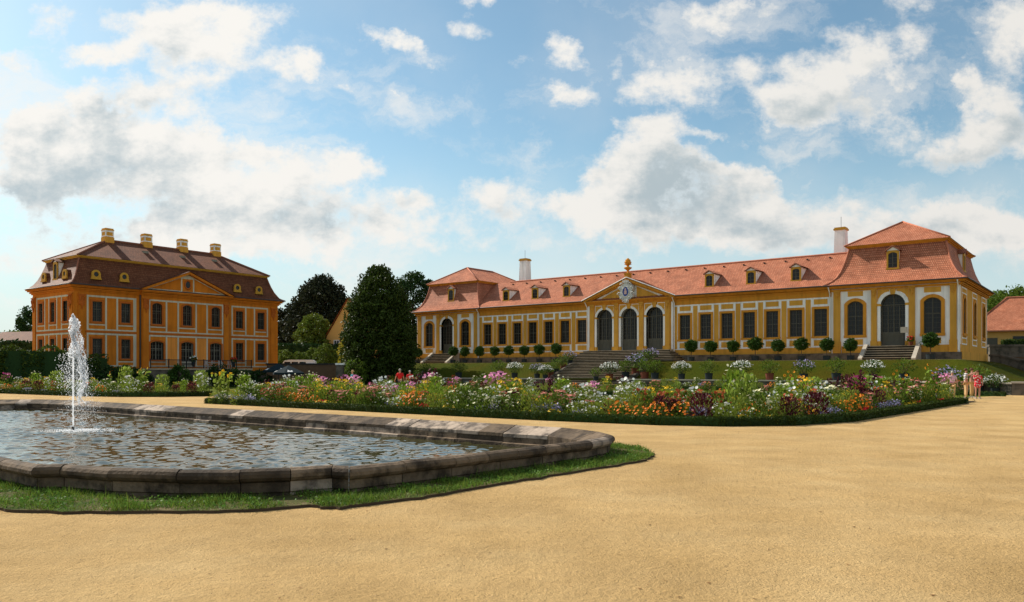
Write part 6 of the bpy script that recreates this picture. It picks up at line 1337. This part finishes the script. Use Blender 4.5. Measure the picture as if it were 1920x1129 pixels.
def pattern(name, c1, c2, kind):
    m = mat(name, c1, .85, .03); t = m.node_tree; p = [n for n in t.nodes if n.type == 'BSDF_PRINCIPLED'][0]; co = t.nodes.new('ShaderNodeTexCoord').outputs['Object']
    if kind == 'stripe': w5 = t.nodes.new('ShaderNodeTexWave'); w5.bands_direction = 'Z'; w5.inputs['Scale'].default_value = 3.4; f5 = w5.outputs['Fac']
    else: w5 = t.nodes.new('ShaderNodeTexNoise'); w5.inputs['Scale'].default_value = 9; w5.inputs['Detail'].default_value = 1; f5 = w5.outputs['Fac']
    t.links.new(co, w5.inputs['Vector']); cr = t.nodes.new('ShaderNodeValToRGB'); cr.color_ramp.interpolation = 'CONSTANT'; cr.color_ramp.elements[0].color = (*c1, 1); cr.color_ramp.elements[1].color = (*c2, 1); cr.color_ramp.elements[1].position = .5 if kind == 'stripe' else .55
    t.links.new(f5, cr.inputs[0]); t.links.new(cr.outputs[0], p.inputs['Base Color']); M[name] = m
pattern('cl_stripe', (.025,.02,.045), (.75,.72,.68), 'stripe'); pattern('cl_floral', (.62,.02,.04), (.70,.55,.50), 'spot')
person(gx(661,54), 54, R(-60), 'person in teal top with pale hair standing among flowers holding something up', 1.68, 'cl_teal', 'cl_jean', 'hair_blond', arms={-1: ((-.24,-.08,1.18),(-.12,-.30,1.28)), 1: ((.24,-.08,1.18),(.1,-.32,1.3))})
person(gx(750,57), 57, R(170), 'grey-haired person in red shirt, left of the two in red', 1.78, 'cl_red', 'cl_navy', 'hair_grey', wide=1.12, arms={1: ((.3,.02,1.16),(.38,-.05,.95))})
person(gx(768.5,58), 58, R(190), 'bald person in red shirt and light blue trousers, right of the two in red', 1.66, 'cl_red', 'cl_jean', 'hair_grey', wide=1.1)
person(gx(793,57), 57, R(165), 'dark-haired person in black top and white trousers', 1.62, 'cl_black', 'cl_white', 'hair_black', long=True, wide=1.08)
person(gx(1785.5,46.5), 46.5, R(-25), 'white-haired person in pink shirt standing behind the flowers', 1.62, 'cl_pink', 'cl_beige', 'hair_grey', wide=1.05)
person(gx(1811,47.4), 47.4, R(75), 'person in striped shirt and beige trousers reaching an arm forward', 1.78, 'cl_stripe', 'cl_beige', 'hair_brown', arms={-1: ((-.24,-.12,1.34),(-.16,-.44,1.5)), 1: ((.22,-.2,1.36),(.14,-.5,1.52))})
person(gx(1822,48.6), 48.6, R(40), 'person in dark shirt and tan trousers behind the other two', 1.8, 'cl_navy', 'cl_tan', 'hair_brown', arms={-1: ((-.26,-.1,1.25),(-.12,-.26,1.48))})
person(gx(1833,46.8), 46.8, R(-15), 'person in red patterned dress standing with bare legs on the path', 1.66, 'cl_floral', 'cl_beige', 'hair_brown', dress=True, arms={-1: ((-.24,-.08,1.2),(-.05,-.22,1.35)), 1: ((.26,.02,1.16),(.25,-.05,.95))}, wide=1.1)
print('objects', len(bpy.data.objects), 'kinds', {k: 0 for k in K}.__len__())
for n_ in list(K):
    c = sum(1 for o in COL.objects if o.parent is None and o.name.split('.')[0] == n_); print(n_, c, end='; ')
